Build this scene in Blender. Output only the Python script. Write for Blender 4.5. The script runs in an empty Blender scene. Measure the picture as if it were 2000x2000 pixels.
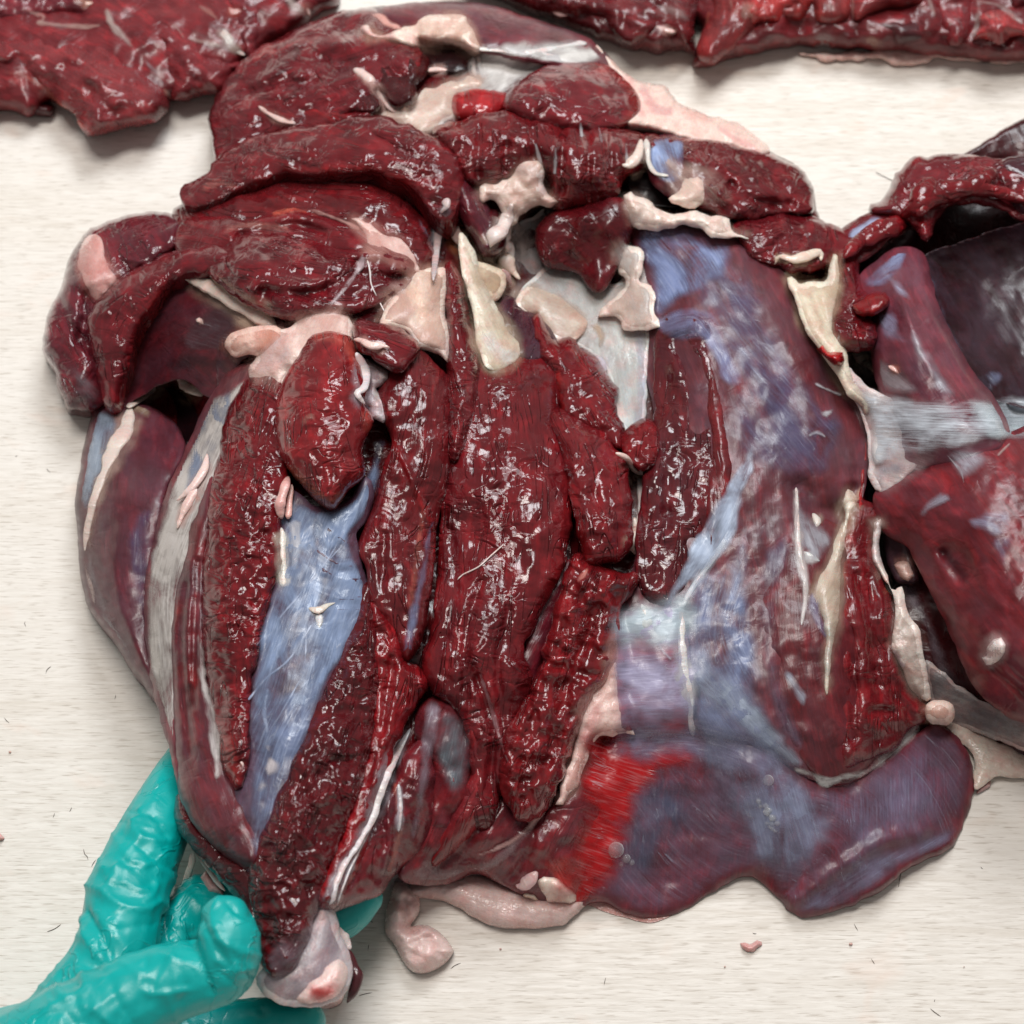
import bpy, math, random
import numpy as np
from mathutils import Vector
random.seed(7)
R = math.radians
scene = bpy.context.scene
col = scene.collection

# ---------------------------------------------------------------- camera
CAM_D, CAM_TILT, HALF = 0.60, R(30), 0.19 / 0.60
cam_loc = np.array([0.0, -CAM_D * math.sin(CAM_TILT), CAM_D * math.cos(CAM_TILT)])
c_fwd = -cam_loc / np.linalg.norm(cam_loc)
c_right = np.array([1.0, 0, 0])
c_up = np.cross(c_right, c_fwd)
cam = bpy.data.cameras.new('camera')
cam_o = bpy.data.objects.new('camera', cam); col.objects.link(cam_o)
cam_o.location = cam_loc
cam_o.rotation_euler = (CAM_TILT, 0, 0)
cam.sensor_width = 36; cam.lens = 18 / HALF
cam.clip_start = 0.01; cam.clip_end = 50
cam.dof.use_dof = True; cam.dof.focus_distance = 0.53; cam.dof.aperture_fstop = 15
scene.camera = cam_o

# ---------------------------------------------------------------- light (indoors: a big window beyond the table, soft room light)
w = bpy.data.worlds.new('World'); scene.world = w; w.use_nodes = True
bg = w.node_tree.nodes['Background']
bg.inputs[0].default_value = (1.0, 0.97, 0.94, 1); bg.inputs[1].default_value = 0.24

def area(name, loc, target, sx, sy, power, color):
    l = bpy.data.lights.new(name, 'AREA'); l.shape = 'RECTANGLE'; l.size = sx; l.size_y = sy
    l.energy = power; l.color = color
    o = bpy.data.objects.new(name, l); col.objects.link(o); o.location = loc
    o.rotation_euler = (Vector(target) - Vector(loc)).to_track_quat('-Z', 'Y').to_euler()
    return o
area('window_light', (0.22, 0.80, 1.10), (0, 0, 0), 0.58, 0.46, 12.5, (0.93, 0.97, 1.0))
area('ceiling_light', (-0.12, 0.22, 1.45), (0, 0, 0), 0.6, 0.35, 12.6, (1.0, 0.965, 0.92))
scene.view_settings.view_transform = 'Standard'
scene.view_settings.look = 'None'
scene.view_settings.exposure = 0.04
scene.view_settings.gamma = 1.0

# ---------------------------------------------------------------- helpers: pixels, curves, noise
def unproj(px, py, z):
    px = np.asarray(px, float); py = np.asarray(py, float); z = np.asarray(z, float)
    a = (px / 2000 - .5) * 2 * HALF; b = (.5 - py / 2000) * 2 * HALF
    d = c_fwd + a[..., None] * c_right + b[..., None] * c_up
    t = (z - cam_loc[2]) / d[..., 2]
    return cam_loc + d * t[..., None]
def project(P):
    v = np.asarray(P, float) - cam_loc
    f = v @ c_fwd
    return np.stack([((v @ c_right) / f / (2 * HALF) + .5) * 2000, (.5 - (v @ c_up) / f / (2 * HALF)) * 2000], -1)
def parse(s): return [tuple(float(q) for q in p.split(',')[:2]) for p in s.split()]
def P(s): return parse(s)
def F(s): return [(x * 1.0352, y * 1.0352) for x, y in parse(s)]
def T(c, r, s): return [(c * 500 + x * .2588, r * 500 + y * .2588) for x, y in parse(s)]
def K(h):
    v = [int(h[i:i + 2], 16) / 255 for i in (0, 2, 4)]
    return np.array([c / 12.92 if c <= .04045 else ((c + .055) / 1.055) ** 2.4 for c in v])

def catmull(pts, closed, step):
    p = np.array(pts, float); n = len(p); out = []
    for i in range(n if closed else n - 1):
        if closed: a, b, c, d = p[i - 1], p[i], p[(i + 1) % n], p[(i + 2) % n]
        else: a, b, c, d = p[max(i - 1, 0)], p[i], p[i + 1], p[min(i + 2, n - 1)]
        L = np.linalg.norm(c - b); k = max(1, int(L / step))
        for t in np.arange(k) / k:
            out.append(.5 * ((2 * b) + (c - a) * t + (2 * a - 5 * b + 4 * c - d) * t * t + (3 * b - a - 3 * c + d) * t ** 3))
    if not closed: out.append(p[-1])
    return np.array(out)

_rs = np.random.RandomState(3)
_perm = _rs.rand(512, 512)
def vnoise(x, y, s=0):
    x = np.asarray(x, float) + s * 37.31; y = np.asarray(y, float) + s * 17.77
    xi = np.floor(x).astype(int); yi = np.floor(y).astype(int)
    fx = x - xi; fy = y - yi
    fx = fx * fx * fx * (fx * (fx * 6 - 15) + 10); fy = fy * fy * fy * (fy * (fy * 6 - 15) + 10)
    g = lambda a, b: _perm[a % 512, b % 512]
    return ((g(xi, yi) * (1 - fx) + g(xi + 1, yi) * fx) * (1 - fy) + (g(xi, yi + 1) * (1 - fx) + g(xi + 1, yi + 1) * fx) * fy) * 2 - 1
def fbm(x, y, s=0, o=3):
    r = 0; a = 1; t = 0
    for i in range(o):
        r = r + a * vnoise(x * 2 ** i, y * 2 ** i, s + i * 5); t += a; a *= .5
    return r / t

def seg_dist(x, y, poly, closed):
    """distance, nearest point, arc length of nearest point"""
    A = poly; B = np.roll(poly, -1, 0)
    if not closed: A, B = poly[:-1], poly[1:]
    d = B - A; L2 = (d ** 2).sum(1) + 1e-9
    arc = np.concatenate([[0], np.cumsum(np.sqrt(L2))])[:-1]
    N = len(x); best = np.empty(N); nx = np.empty(N); ny = np.empty(N); u = np.empty(N); side = np.empty(N)
    ch = max(1, int(2e6 / len(A)))
    for i in range(0, N, ch):
        X = x[i:i + ch, None]; Y = y[i:i + ch, None]
        t = np.clip(((X - A[:, 0]) * d[:, 0] + (Y - A[:, 1]) * d[:, 1]) / L2, 0, 1)
        qx = A[:, 0] + t * d[:, 0]; qy = A[:, 1] + t * d[:, 1]
        D = (X - qx) ** 2 + (Y - qy) ** 2
        k = D.argmin(1); r = np.arange(len(k))
        best[i:i + ch] = np.sqrt(D[r, k]); nx[i:i + ch] = qx[r, k]; ny[i:i + ch] = qy[r, k]
        u[i:i + ch] = arc[k] + t[r, k] * np.sqrt(L2[k])
        side[i:i + ch] = np.sign(d[k, 0] * (Y[:, 0] - A[k, 1]) - d[k, 1] * (X[:, 0] - A[k, 0]))
    return best, nx, ny, u, side
def inside(x, y, poly):
    A = poly; B = np.roll(poly, -1, 0)
    res = np.zeros(len(x), bool); ch = max(1, int(2e6 / len(A)))
    for i in range(0, len(x), ch):
        X = x[i:i + ch, None]; Y = y[i:i + ch, None]
        c = ((A[:, 1] > Y) != (B[:, 1] > Y)) & (X < (B[:, 0] - A[:, 0]) * (Y - A[:, 1]) / (B[:, 1] - A[:, 1] + 1e-12) + A[:, 0])
        res[i:i + ch] = c.sum(1) % 2 == 1
    return res

# ---------------------------------------------------------------- large form of the meat: height control points (full-view px, mm)
CP = '''400,250,26 520,75,27 760,10,30 980,20,30 1130,90,28 1270,170,21 1430,260,20 1540,370,22 1580,450,26 1640,800,30
1680,1050,28 1740,1300,20 1830,1450,8 1790,1600,5 1530,1730,5 1220,1725,5 1430,1650,6 1060,1730,5 830,1680,14 690,1690,46
660,1850,52 500,1870,55 450,1690,56 340,1560,50 300,1320,38 160,1130,22 145,920,24 90,640,24 150,460,25 330,410,33 330,1000,50 320,1180,48 300,900,42
600,150,35 800,130,45 1000,150,45 1100,300,50 950,300,46 1350,320,35 1080,480,22 700,280,52 600,400,50 300,580,40 450,520,56
650,540,58 800,600,55 300,820,18 230,1000,34 400,900,56 480,1000,62 620,750,68 600,1050,64 560,1350,66 540,1600,64 570,1750,58
740,1000,56 760,1300,50 860,700,54 860,1000,50 980,950,58 930,1200,55 930,1450,40 1000,1600,25 850,1550,35 1120,900,48
1120,1200,42 1100,1450,30 1200,700,30 1300,600,42 1350,850,46 1450,700,46 1550,800,42 1500,1000,42 1350,1100,42 1250,1280,36
1500,1300,38 1600,1150,40 1650,1400,24 1300,1500,22 1500,1580,18 1700,1530,16 1590,900,38
1650,600,42 1750,600,52 1900,560,22 1720,330,28 1850,330,30 1990,330,30 1800,780,54 1900,780,54 1850,1000,58 1980,1000,60
1900,1250,52 1980,1400,30 1750,1150,34 1700,900,42 1800,1350,16 1932,1480,6'''
cp = np.array([[float(q) for q in l.split(',')] for l in CP.split()])
cp[:, :2] *= 1.0352
def tps(r2): return r2 * np.log(r2 + 1e-9) * .5
n = len(cp); A_ = np.zeros((n + 3, n + 3)); q = cp[:, :2] / 1000
A_[:n, :n] = tps(((q[:, None] - q[None]) ** 2).sum(-1)) + np.eye(n) * 2e-3
A_[:n, n] = 1; A_[:n, n + 1:] = q; A_[n, :n] = 1; A_[n + 1:, :n] = q.T
W_ = np.linalg.solve(A_, np.concatenate([cp[:, 2], [0, 0, 0]]))
G0, GS, GN = -80, 4, 541
gx = G0 + GS * np.arange(GN)
GX, GY = np.meshgrid(gx, gx)
pts = np.stack([GX.ravel(), GY.ravel()], -1) / 1000
Bf = np.empty(len(pts))
for i in range(0, len(pts), 20000):
    c = pts[i:i + 20000]
    Bf[i:i + 20000] = tps(((c[:, None] - q[None]) ** 2).sum(-1)) @ W_[:n] + W_[n] + c @ W_[n + 1:]
Bf = np.clip(Bf.reshape(GN, GN), 3, 75)
TOP = np.zeros((GN, GN))
def samp(G, x, y):
    u = np.clip((np.asarray(x, float) - G0) / GS, 0, GN - 1.001); v = np.clip((np.asarray(y, float) - G0) / GS, 0, GN - 1.001)
    i = u.astype(int); j = v.astype(int); fu = u - i; fv = v - j
    return (G[j, i] * (1 - fu) + G[j, i + 1] * fu) * (1 - fv) + (G[j + 1, i] * (1 - fu) + G[j + 1, i + 1] * fu) * fv
def blur(G, k):
    for _ in range(k):
        H = np.pad(G, 1, mode='edge')
        G = (H[:-2, 1:-1] + H[2:, 1:-1] + H[1:-1, :-2] + H[1:-1, 2:] + 2 * H[1:-1, 1:-1]) / 6
    return G

# ---------------------------------------------------------------- materials
def nt(name):
    m = bpy.data.materials.new(name); m.use_nodes = True
    return m, m.node_tree.nodes, m.node_tree.links, m.node_tree.nodes['Principled BSDF']
class NB:
    def __init__(s, name):
        s.m, s.n, s.l, s.p = nt(name)
    def set(s, sock, v):
        if hasattr(v, 'is_linked') or isinstance(v, bpy.types.NodeSocket): s.l.new(v, sock)
        else: sock.default_value = v
    def math(s, op, a, b=0.0, clamp=False):
        nd = s.n.new('ShaderNodeMath'); nd.operation = op; nd.use_clamp = clamp
        s.set(nd.inputs[0], a); s.set(nd.inputs[1], b); return nd.outputs[0]
    def mapr(s, v, a, b, c, d):
        nd = s.n.new('ShaderNodeMapRange'); s.set(nd.inputs[0], v)
        for i, q in enumerate((a, b, c, d)): s.set(nd.inputs[i + 1], q)
        return nd.outputs[0]
    def mix(s, f, a, b, mode='MIX'):
        nd = s.n.new('ShaderNodeMix'); nd.data_type = 'RGBA'; nd.blend_type = mode
        s.set(nd.inputs[0], f); s.set(nd.inputs[6], a); s.set(nd.inputs[7], b); return nd.outputs[2]
    def attr(s, name):
        nd = s.n.new('ShaderNodeAttribute'); nd.attribute_name = name; return nd
    def uv(s, sx=1.0, sy=1.0):
        nd = s.n.new('ShaderNodeUVMap'); nd.uv_map = 'fib'
        mp = s.n.new('ShaderNodeMapping'); s.l.new(nd.outputs[0], mp.inputs[0]); mp.inputs[3].default_value = (sx, sy, 1)
        return mp.outputs[0]
    def noise(s, vec, scale, det=2.0, rough=.5, dist=0.0, dims='2D'):
        nd = s.n.new('ShaderNodeTexNoise'); nd.noise_dimensions = dims
        s.l.new(vec, nd.inputs['Vector']); nd.inputs['Scale'].default_value = scale; nd.inputs['Detail'].default_value = det
        nd.inputs['Roughness'].default_value = rough; nd.inputs['Distortion'].default_value = dist
        return nd.outputs[0]
    def voro(s, vec, scale, feat='F1', rnd=1.0):
        nd = s.n.new('ShaderNodeTexVoronoi'); nd.voronoi_dimensions = '2D'; nd.feature = feat
        s.l.new(vec, nd.inputs['Vector']); nd.inputs['Scale'].default_value = scale; nd.inputs['Randomness'].default_value = rnd
        return nd.outputs['Distance']
    def bump(s, h, strength, dist):
        nd = s.n.new('ShaderNodeBump'); s.set(nd.inputs['Strength'], strength); nd.inputs['Distance'].default_value = dist
        s.l.new(h, nd.inputs['Height']); return nd.outputs[0]
    def sep(s, v):
        nd = s.n.new('ShaderNodeSeparateColor'); s.l.new(v, nd.inputs[0]); return nd.outputs

# uv units: centimetres, u along the fibres, v across
def mat_muscle():
    b = NB('muscle'); tint = b.attr('tint').outputs['Color']; gran, fib, film = b.sep(b.attr('prm').outputs['Color'])[:3]
    iso = b.uv(); lng = b.uv(.28, 1.0); xl = b.uv(.10, 1.0); mid = b.uv(.5, 1.0); crs = b.uv(1.15, .75)
    low = b.noise(iso, .8, 3); med = b.noise(mid, 1.9, 3, .6, .5)
    streak = b.noise(xl, 11, 3, .6, .3); fine = b.noise(lng, 18, 2, .6)
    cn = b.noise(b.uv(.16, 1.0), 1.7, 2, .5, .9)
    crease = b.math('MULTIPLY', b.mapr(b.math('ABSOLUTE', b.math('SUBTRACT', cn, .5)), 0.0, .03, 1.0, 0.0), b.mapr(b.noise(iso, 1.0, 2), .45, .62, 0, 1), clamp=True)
    c = b.mix(b.mapr(low, .35, .7, 0, .65), tint, (.45, .38, .45, 1), 'MULTIPLY')
    c = b.mix(b.mapr(med, .48, .75, 0, .8), c, (1.9, 1.3, 1.3, 1), 'MULTIPLY')
    c = b.mix(b.math('MULTIPLY', b.mapr(streak, .5, .8, 0, .8), b.math('MAXIMUM', fib, .4)), c, (1.9, 2.3, 2.1, 1), 'MULTIPLY')
    c = b.mix(b.math('MULTIPLY', crease, .45), c, (.4, .35, .4, 1), 'MULTIPLY')  # crease shade put into the colour, on top of the bump
    veil = b.noise(b.uv(.4, 1.0), 1.1, 5, .6, .4); vf = b.noise(xl, 24, 2, .6, .2)
    vm = b.math('MULTIPLY', film, b.math('ADD', b.mapr(veil, .36, .74, 0, .5), b.mapr(vf, .55, .8, 0, .25)), clamp=True)
    c = b.mix(vm, c, (0.165, 0.125, 0.18, 1))
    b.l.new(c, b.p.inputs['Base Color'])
    b.set(b.p.inputs['Roughness'], b.math('ADD', b.mapr(b.noise(iso, 4, 1), .3, .7, 0.0, .10), b.mapr(gran, .1, .5, .32, .11)))
    b.p.inputs['Specular IOR Level'].default_value = .42
    n1 = b.noise(crs, 1.55, 1, .5, .6); n2 = b.noise(crs, 3.2, 1, .5, .5)
    rid = b.math('ABSOLUTE', b.math('SUBTRACT', b.math('MULTIPLY', n1, 2.0), 1.0))
    g = b.math('ADD', b.math('MULTIPLY', b.math('POWER', rid, .8), 1.2), b.math('ADD', b.math('MULTIPLY', n2, .75), b.math('MULTIPLY', fine, .05)))
    h = b.math('MULTIPLY', g, b.math('MULTIPLY', b.mapr(gran, 0, 1, .03, .95), b.mapr(b.noise(iso, .6, 2), .4, .62, .14, 1.1)))
    h = b.math('SUBTRACT', h, b.math('MULTIPLY', crease, b.mapr(gran, .1, .5, 0.0, .5)))
    h = b.math('ADD', h, b.math('MULTIPLY', streak, b.math('MULTIPLY', fib, .12)))
    b.l.new(b.bump(h, 1.0, .0012), b.p.inputs['Normal'])
    b.p.inputs['Subsurface Weight'].default_value = .12; b.p.inputs['Subsurface Radius'].default_value = (1, .12, .1)
    b.p.inputs['Subsurface Scale'].default_value = .003
    b.set(b.p.inputs['Coat Weight'], b.mapr(gran, .1, .5, .06, .25)); b.p.inputs['Coat Roughness'].default_value = .06
    return b.m
def mat_fat():
    b = NB('fat'); tint = b.attr('tint').outputs['Color']; gran, fib, film = b.sep(b.attr('prm').outputs['Color'])[:3]
    iso = b.uv(); xl = b.uv(.14, 1.0)
    low = b.noise(iso, 1.8, 3); st = b.noise(xl, 7, 3, .6, .4)
    c = b.mix(b.mapr(low, .45, .75, 0, .4), b.mix(.36, tint, (.95, .87, .84, 1)), (0.74, 0.33, 0.29, 1))
    c = b.mix(b.math('MULTIPLY', b.mapr(st, .5, .75, 0, .6), fib), c, (0.78, 0.68, 0.6, 1))
    c = b.mix(b.math('MULTIPLY', b.mapr(b.noise(iso, 4, 2), .52, .7, 0, .7), film), c, (0.33, 0.03, 0.025, 1))
    b.l.new(c, b.p.inputs['Base Color'])
    b.set(b.p.inputs['Roughness'], b.mapr(b.noise(iso, 5, 2), .3, .7, .14, .34))
    h = b.math('ADD', b.math('MULTIPLY', b.noise(iso, 5, 3, .55), 1.0), b.math('MULTIPLY', st, b.math('MULTIPLY', fib, .8)))
    b.l.new(b.bump(h, .5, .0008), b.p.inputs['Normal'])
    b.p.inputs['Subsurface Weight'].default_value = .25; b.p.inputs['Subsurface Radius'].default_value = (.004, .0015, .001)
    b.p.inputs['Subsurface Scale'].default_value = .6
    return b.m
def mat_film():
    b = NB('membrane'); tint = b.attr('tint').outputs['Color']; alpha, fib, dens = b.sep(b.attr('prm').outputs['Color'])[:3]
    xl = b.uv(.07, 1.0); xm = b.uv(.3, 1.0); iso = b.uv()
    st = b.noise(xl, 15, 2, .55, .25); cl = b.noise(b.uv(.55, 1.0), .9, 4, .55, .4)
    th = b.noise(b.uv(.10, 1.0), 3.2, 2, .5, .8)
    thread = b.mapr(b.math('ABSOLUTE', b.math('SUBTRACT', th, .5)), 0.0, .012, 1.0, 0.0)
    thread = b.math('MULTIPLY', thread, b.mapr(b.noise(iso, 1.1, 2), .48, .6, 0, .55), clamp=True)
    m = b.math('ADD', b.math('MULTIPLY', b.mapr(st, .35, .75, -.12, .16), fib), b.mapr(cl, .3, .68, .12, .9))
    a = b.math('MULTIPLY', b.math('MULTIPLY', m, alpha), dens, clamp=True)
    a = b.math('MAXIMUM', a, b.math('MULTIPLY', thread, alpha), clamp=True)
    c = b.mix(b.mapr(st, .5, .75, 0, .2), tint, b.mix(.5, tint, (0.75, 0.78, 0.82, 1)))
    c = b.mix(b.math('MULTIPLY', thread, .6), c, (0.62, 0.64, 0.70, 1))
    b.l.new(c, b.p.inputs['Base Color']); b.l.new(a, b.p.inputs['Alpha'])
    b.set(b.p.inputs['Roughness'], b.mapr(b.noise(iso, 3, 2), .3, .7, .2, .36))
    h = b.math('ADD', b.math('MULTIPLY', st, .12), b.math('ADD', b.math('MULTIPLY', b.noise(b.uv(.7, 1.0), 1.8, 2, .5, .6), 1.3), b.math('MULTIPLY', thread, .25)))
    b.l.new(b.bump(h, .35, .0009), b.p.inputs['Normal'])
    return b.m
def mat_table():
    b = NB('laminate_wood')
    tc = b.n.new('ShaderNodeTexCoord')
    def mp(sx, sy):
        m = b.n.new('ShaderNodeMapping'); b.l.new(tc.outputs['Object'], m.inputs[0]); m.inputs[3].default_value = (sx, sy, 1)
        m.inputs[2].default_value = (0, 0, R(-.8)); return m.outputs[0]
    f1 = b.noise(mp(75, 820), 1.0, 3, .65, .3); f2 = b.noise(mp(7, 150), 1.0, 3, .6, .5); big = b.noise(mp(3, 16), 1.0, 2, .5, .3)
    pores = b.noise(mp(110, 1500), 1.0, 2, .6)
    c = b.mix(b.mapr(f1, .35, .68, 0, 1), (0.78, 0.73, 0.67, 1), (0.67, 0.615, 0.55, 1))
    c = b.mix(b.mapr(f2, .5, .75, 0, .4), c, (0.58, 0.51, 0.43, 1))
    c = b.mix(b.mapr(big, .35, .7, 0, .5), c, (0.81, 0.775, 0.73, 1))
    c = b.mix(b.mapr(pores, .58, .74, 0, .6), c, (0.42, 0.36, 0.30, 1))
    stain = b.noise(mp(30, 55), 1.0, 3, .55, .4)
    c = b.mix(b.mapr(stain, .64, .85, 0, .3), c, (0.76, 0.50, 0.38, 1))
    b.l.new(c, b.p.inputs['Base Color'])
    b.set(b.p.inputs['Roughness'], b.mapr(f1, .3, .7, .5, .65))
    b.p.inputs['Specular IOR Level'].default_value = .3
    b.l.new(b.bump(b.math('ADD', f1, b.math('MULTIPLY', pores, -.6)), .25, .0004), b.p.inputs['Normal'])
    return b.m
def mat_glove():
    b = NB('nitrile_glove'); tc = b.n.new('ShaderNodeTexCoord'); o = tc.outputs['Object']
    c = b.mix(b.mapr(b.noise(o, 60, 3, dims='3D'), .35, .7, 0, .6), (0.0, 0.37, 0.35, 1), (0.0, 0.30, 0.285, 1))
    sm = b.noise(o, 45, 4, .6, .5, dims='3D')
    c = b.mix(b.mapr(sm, .66, .85, 0, .3), c, (0.20, 0.42, 0.42, 1))
    b.l.new(c, b.p.inputs['Base Color'])
    b.set(b.p.inputs['Roughness'], b.mapr(b.noise(o, 160, 3, dims='3D'), .3, .7, .26, .42))
    cr = b.math('ABSOLUTE', b.math('SUBTRACT', b.noise(o, 75, 2, .5, 1.2, dims='3D'), .5))
    cr = b.math('MULTIPLY', b.mapr(cr, 0.0, .035, 1.0, 0.0), b.mapr(b.noise(o, 40, 1, dims='3D'), .45, .6, 0, 1))
    h = b.math('ADD', b.math('MULTIPLY', cr, .45), b.math('ADD', b.math('MULTIPLY', b.noise(o, 2600, 1, dims='3D'), .06), b.math('MULTIPLY', b.noise(o, 110, 2, .5, .8, dims='3D'), .6)))
    b.l.new(b.bump(h, .6, .0011), b.p.inputs['Normal'])
    return b.m
def mat_flat(name, c, rough=.4):
    b = NB(name); tc = b.n.new('ShaderNodeTexCoord')
    nz = b.noise(tc.outputs['Object'], 700, 2, dims='3D')
    b.l.new(b.mix(b.mapr(nz, .3, .7, 0, .6), tuple(c) + (1,), tuple(np.array(c) * .55) + (1,)), b.p.inputs['Base Color'])
    b.p.inputs['Roughness'].default_value = rough; return b.m
def mat_bubble():
    b = NB('foam_bubble'); fr = b.n.new('ShaderNodeLayerWeight'); fr.inputs[0].default_value = .35
    b.p.inputs['Base Color'].default_value = (.75, .75, .75, 1); b.p.inputs['Roughness'].default_value = .08
    b.l.new(b.mapr(fr.outputs['Facing'], .2, .9, .12, .95), b.p.inputs['Alpha']); return b.m
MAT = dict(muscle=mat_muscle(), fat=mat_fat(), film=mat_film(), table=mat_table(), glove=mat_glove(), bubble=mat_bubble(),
           hair=mat_flat('hair', K('4a3a34')), paleh=mat_flat('pale_hair', K('d8c4b8')))
COLS = []
def color_attr(me, name, arr):
    a = me.color_attributes.new(name, 'FLOAT_COLOR', 'POINT')
    full = np.ones((len(arr), 4), np.float32); full[:, :3] = arr
    a.data.foreach_set('color', full.ravel())
def build(name, V, faces, UV, tint, prm, mat, parent):
    me = bpy.data.meshes.new(name)
    me.from_pydata(V.tolist(), [], faces)
    uvl = me.uv_layers.new(name='fib')
    li = np.empty(len(me.loops), np.int32); me.loops.foreach_get('vertex_index', li)
    uvl.data.foreach_set('uv', UV[li].astype(np.float32).ravel())
    color_attr(me, 'tint', tint); color_attr(me, 'prm', prm)
    me.polygons.foreach_set('use_smooth', np.ones(len(me.polygons), bool))
    me.materials.append(MAT[mat]); me.update()
    o = bpy.data.objects.new(name, me); col.objects.link(o)
    if parent is not None:
        o.parent = parent; o.location = -np.array(parent.location)
    return o
def thing(name, label, cat, px, py, group=None):
    o = bpy.data.objects.new(name, None); col.objects.link(o); o.location = unproj(px, py, 0.0)
    o.empty_display_size = .01
    o['label'] = label; o['category'] = cat
    if group: o['group'] = group
    return o
def tag(o, label, cat, group=None):
    o['label'] = label; o['category'] = cat
    if group: o['group'] = group
    return o
def world_uv(x, y):
    W = unproj(x, y, np.full(np.shape(x), .04)); return W[..., 0] * 100, W[..., 1] * 100

_seed = [0]
ZS = [1.]
GAIN = [1.3, 1.2, 1.2]   # muscle colour gain: drier red for the chunks behind, their blurred glints put into it
def piece(name, pts, parent, mat='muscle', off=0., bulge=5., edge=4., we=16., W=None, thick=9., base='B', ang=90., guide=None,
          tint='58141a', gran=.6, fib=.2, film=0., lump=1.0, lumps=60., grain=.25, grains=20., aniso=.6, ridges=(), paints=(),
          step=5., rag=2.5, feather=None, ground=False, store=True, halo=True, skirt=1.0):
    _seed[0] += 1; sd = _seed[0]
    if base == 'B' and feather is None and not ground: bulge *= .8; edge *= .6
    if mat == 'fat': edge *= .55; we = min(we, 16.); lump *= .7; bulge *= .65
    if not isinstance(base, (int, float)): we = min(we, 22.)
    if ground and isinstance(base, str): we = min(we, 9.); edge *= .6
    if isinstance(base, (int, float)) and ZS[0] != 1: off *= ZS[0]; bulge *= ZS[0]; edge *= ZS[0]; we = min(we, 30.)
    poly = catmull(pts, True, 9.)
    if mat == 'fat' and not ground: rag = rag * 1.25
    if ZS[0] != 1 and mat == 'muscle': gran = min(gran * .5, .3); fib = max(fib, .6)
    grow = 5. if (mat == 'muscle' and base == 'B' and not ground and feather is None) else 0.
    if rag or grow:
        nr = np.roll(poly, -1, 0) - np.roll(poly, 1, 0); nr = np.stack([nr[:, 1], -nr[:, 0]], -1) / (np.linalg.norm(nr, axis=1, keepdims=True) + 1e-6)
        sgn = np.sign((poly[:, 0] * np.roll(poly[:, 1], -1) - poly[:, 1] * np.roll(poly[:, 0], -1)).sum())
        poly = poly + nr * (grow * sgn + rag * fbm(poly[:, 0] / 22, poly[:, 1] / 22, sd, 3) * (2.3 if gran > .45 else 1.6))[:, None]
    rid = [(catmull(p, False, 10.), wd, am) for p, wd, am in ridges]
    pnt = [(catmull(p, False, 10.), wd, K(c), st) for p, wd, c, st in paints]
    gd = catmull(guide, False, 12.) if guide is not None else None
    ca, sa = math.cos(R(ang)), math.sin(R(ang))
    lo = poly.min(0) - step * 2; hi = poly.max(0) + step * 2
    BASE = Bf if base == 'B' else (blur(TOP, 2 if feather is None else 5) if base == 'T' else (blur(TOP, 14) if base == 'TS' else None))
    def fibre_uv(x, y):
        U, Vv = world_uv(x, y)
        if gd is not None:
            D, _, _, u, s = seg_dist(x, y, gd, False); return u * .0185, D * s * .0185
        # image angle -> world direction (y flips)
        return U * ca - Vv * sa, U * sa + Vv * ca
    inr = [None]
    def height(x, y, d):
        if W: Wd = W
        else:
            if inr[0] is None: inr[0] = max(d.max() if len(d) else 0., 4.)
            Wd = inr[0]
        b0 = samp(BASE, x, y) if BASE is not None else np.full(len(x), float(base))
        tb = np.minimum(d / Wd, 1); te = np.minimum(d / we, 1)
        z = b0 + off + bulge * (1 - (1 - tb) ** 2) - edge * (np.clip(.75 + 1.1 * fbm(x / 75, y / 75, sd + 21, 2), .25, 1.6) if not ground else 1.) * (1 - np.sqrt(np.maximum(1 - (1 - te) ** 2, 0)))
        u, v = fibre_uv(x, y); fd = te
        z = z + lump * fbm(x / lumps, y / lumps, sd, 2) * fd
        z = z + .45 * lump * fbm(x / lumps * 2.3, y / lumps * 2.3, sd + 13, 2) * fd
        if grain: z = z + grain * fbm(u * aniso * 54 / grains, v * 54 / grains, sd + 3, 2) * fd
        for p, wd, am in rid:
            D = seg_dist(x, y, p, False)[0] + 2.5 * fbm(x / 18, y / 18, sd + 9, 2)
            z = z + am * np.exp(-(D / wd) ** 2) * fd
        if feather is None and ground: z = np.maximum(z, .4)
        return z
    # mesh
    xs = np.arange(lo[0], hi[0] + step, step); ys = np.arange(lo[1], hi[1] + step, step)
    X, Y = np.meshgrid(xs, ys); sh = X.shape; x = X.ravel(); y = Y.ravel()
    ins = inside(x, y, poly); I = ins.reshape(sh)
    keep = I[:-1, :-1] | I[1:, :-1] | I[:-1, 1:] | I[1:, 1:]
    idx = np.arange(x.size).reshape(sh)
    quads = np.stack([idx[:-1, :-1], idx[1:, :-1], idx[1:, 1:], idx[:-1, 1:]], -1)[keep]
    used = np.unique(quads); mp = -np.ones(x.size, int); mp[used] = np.arange(len(used)); quads = mp[quads]
    x = x[used]; y = y[used]; ins = ins[used]
    d, nx, ny, _, _ = seg_dist(x, y, poly, True)
    x = np.where(ins, x, nx); y = np.where(ins, y, ny); d = np.where(ins, d, 0)
    z = height(x, y, d)
    V = unproj(x, y, z * .001)
    u, v = fibre_uv(x, y); UV = np.stack([u + sd * 3.7, v + sd * 1.9], -1)
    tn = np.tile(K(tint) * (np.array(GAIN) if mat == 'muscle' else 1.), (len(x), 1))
    for p, wd, c, st in pnt:
        D = seg_dist(x, y, p, False)[0] * (1 + .35 * fbm(x / 14, y / 14, sd + 2, 2)) + 3 * fbm(x / 9, y / 9, sd + 6, 2)
        f = (st * np.clip(1.6 - 1.6 * (D / wd), 0, 1))[:, None]
        tn = tn * (1 - f) + c * f
    if mat == 'fat': film = max(film, .22)
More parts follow.
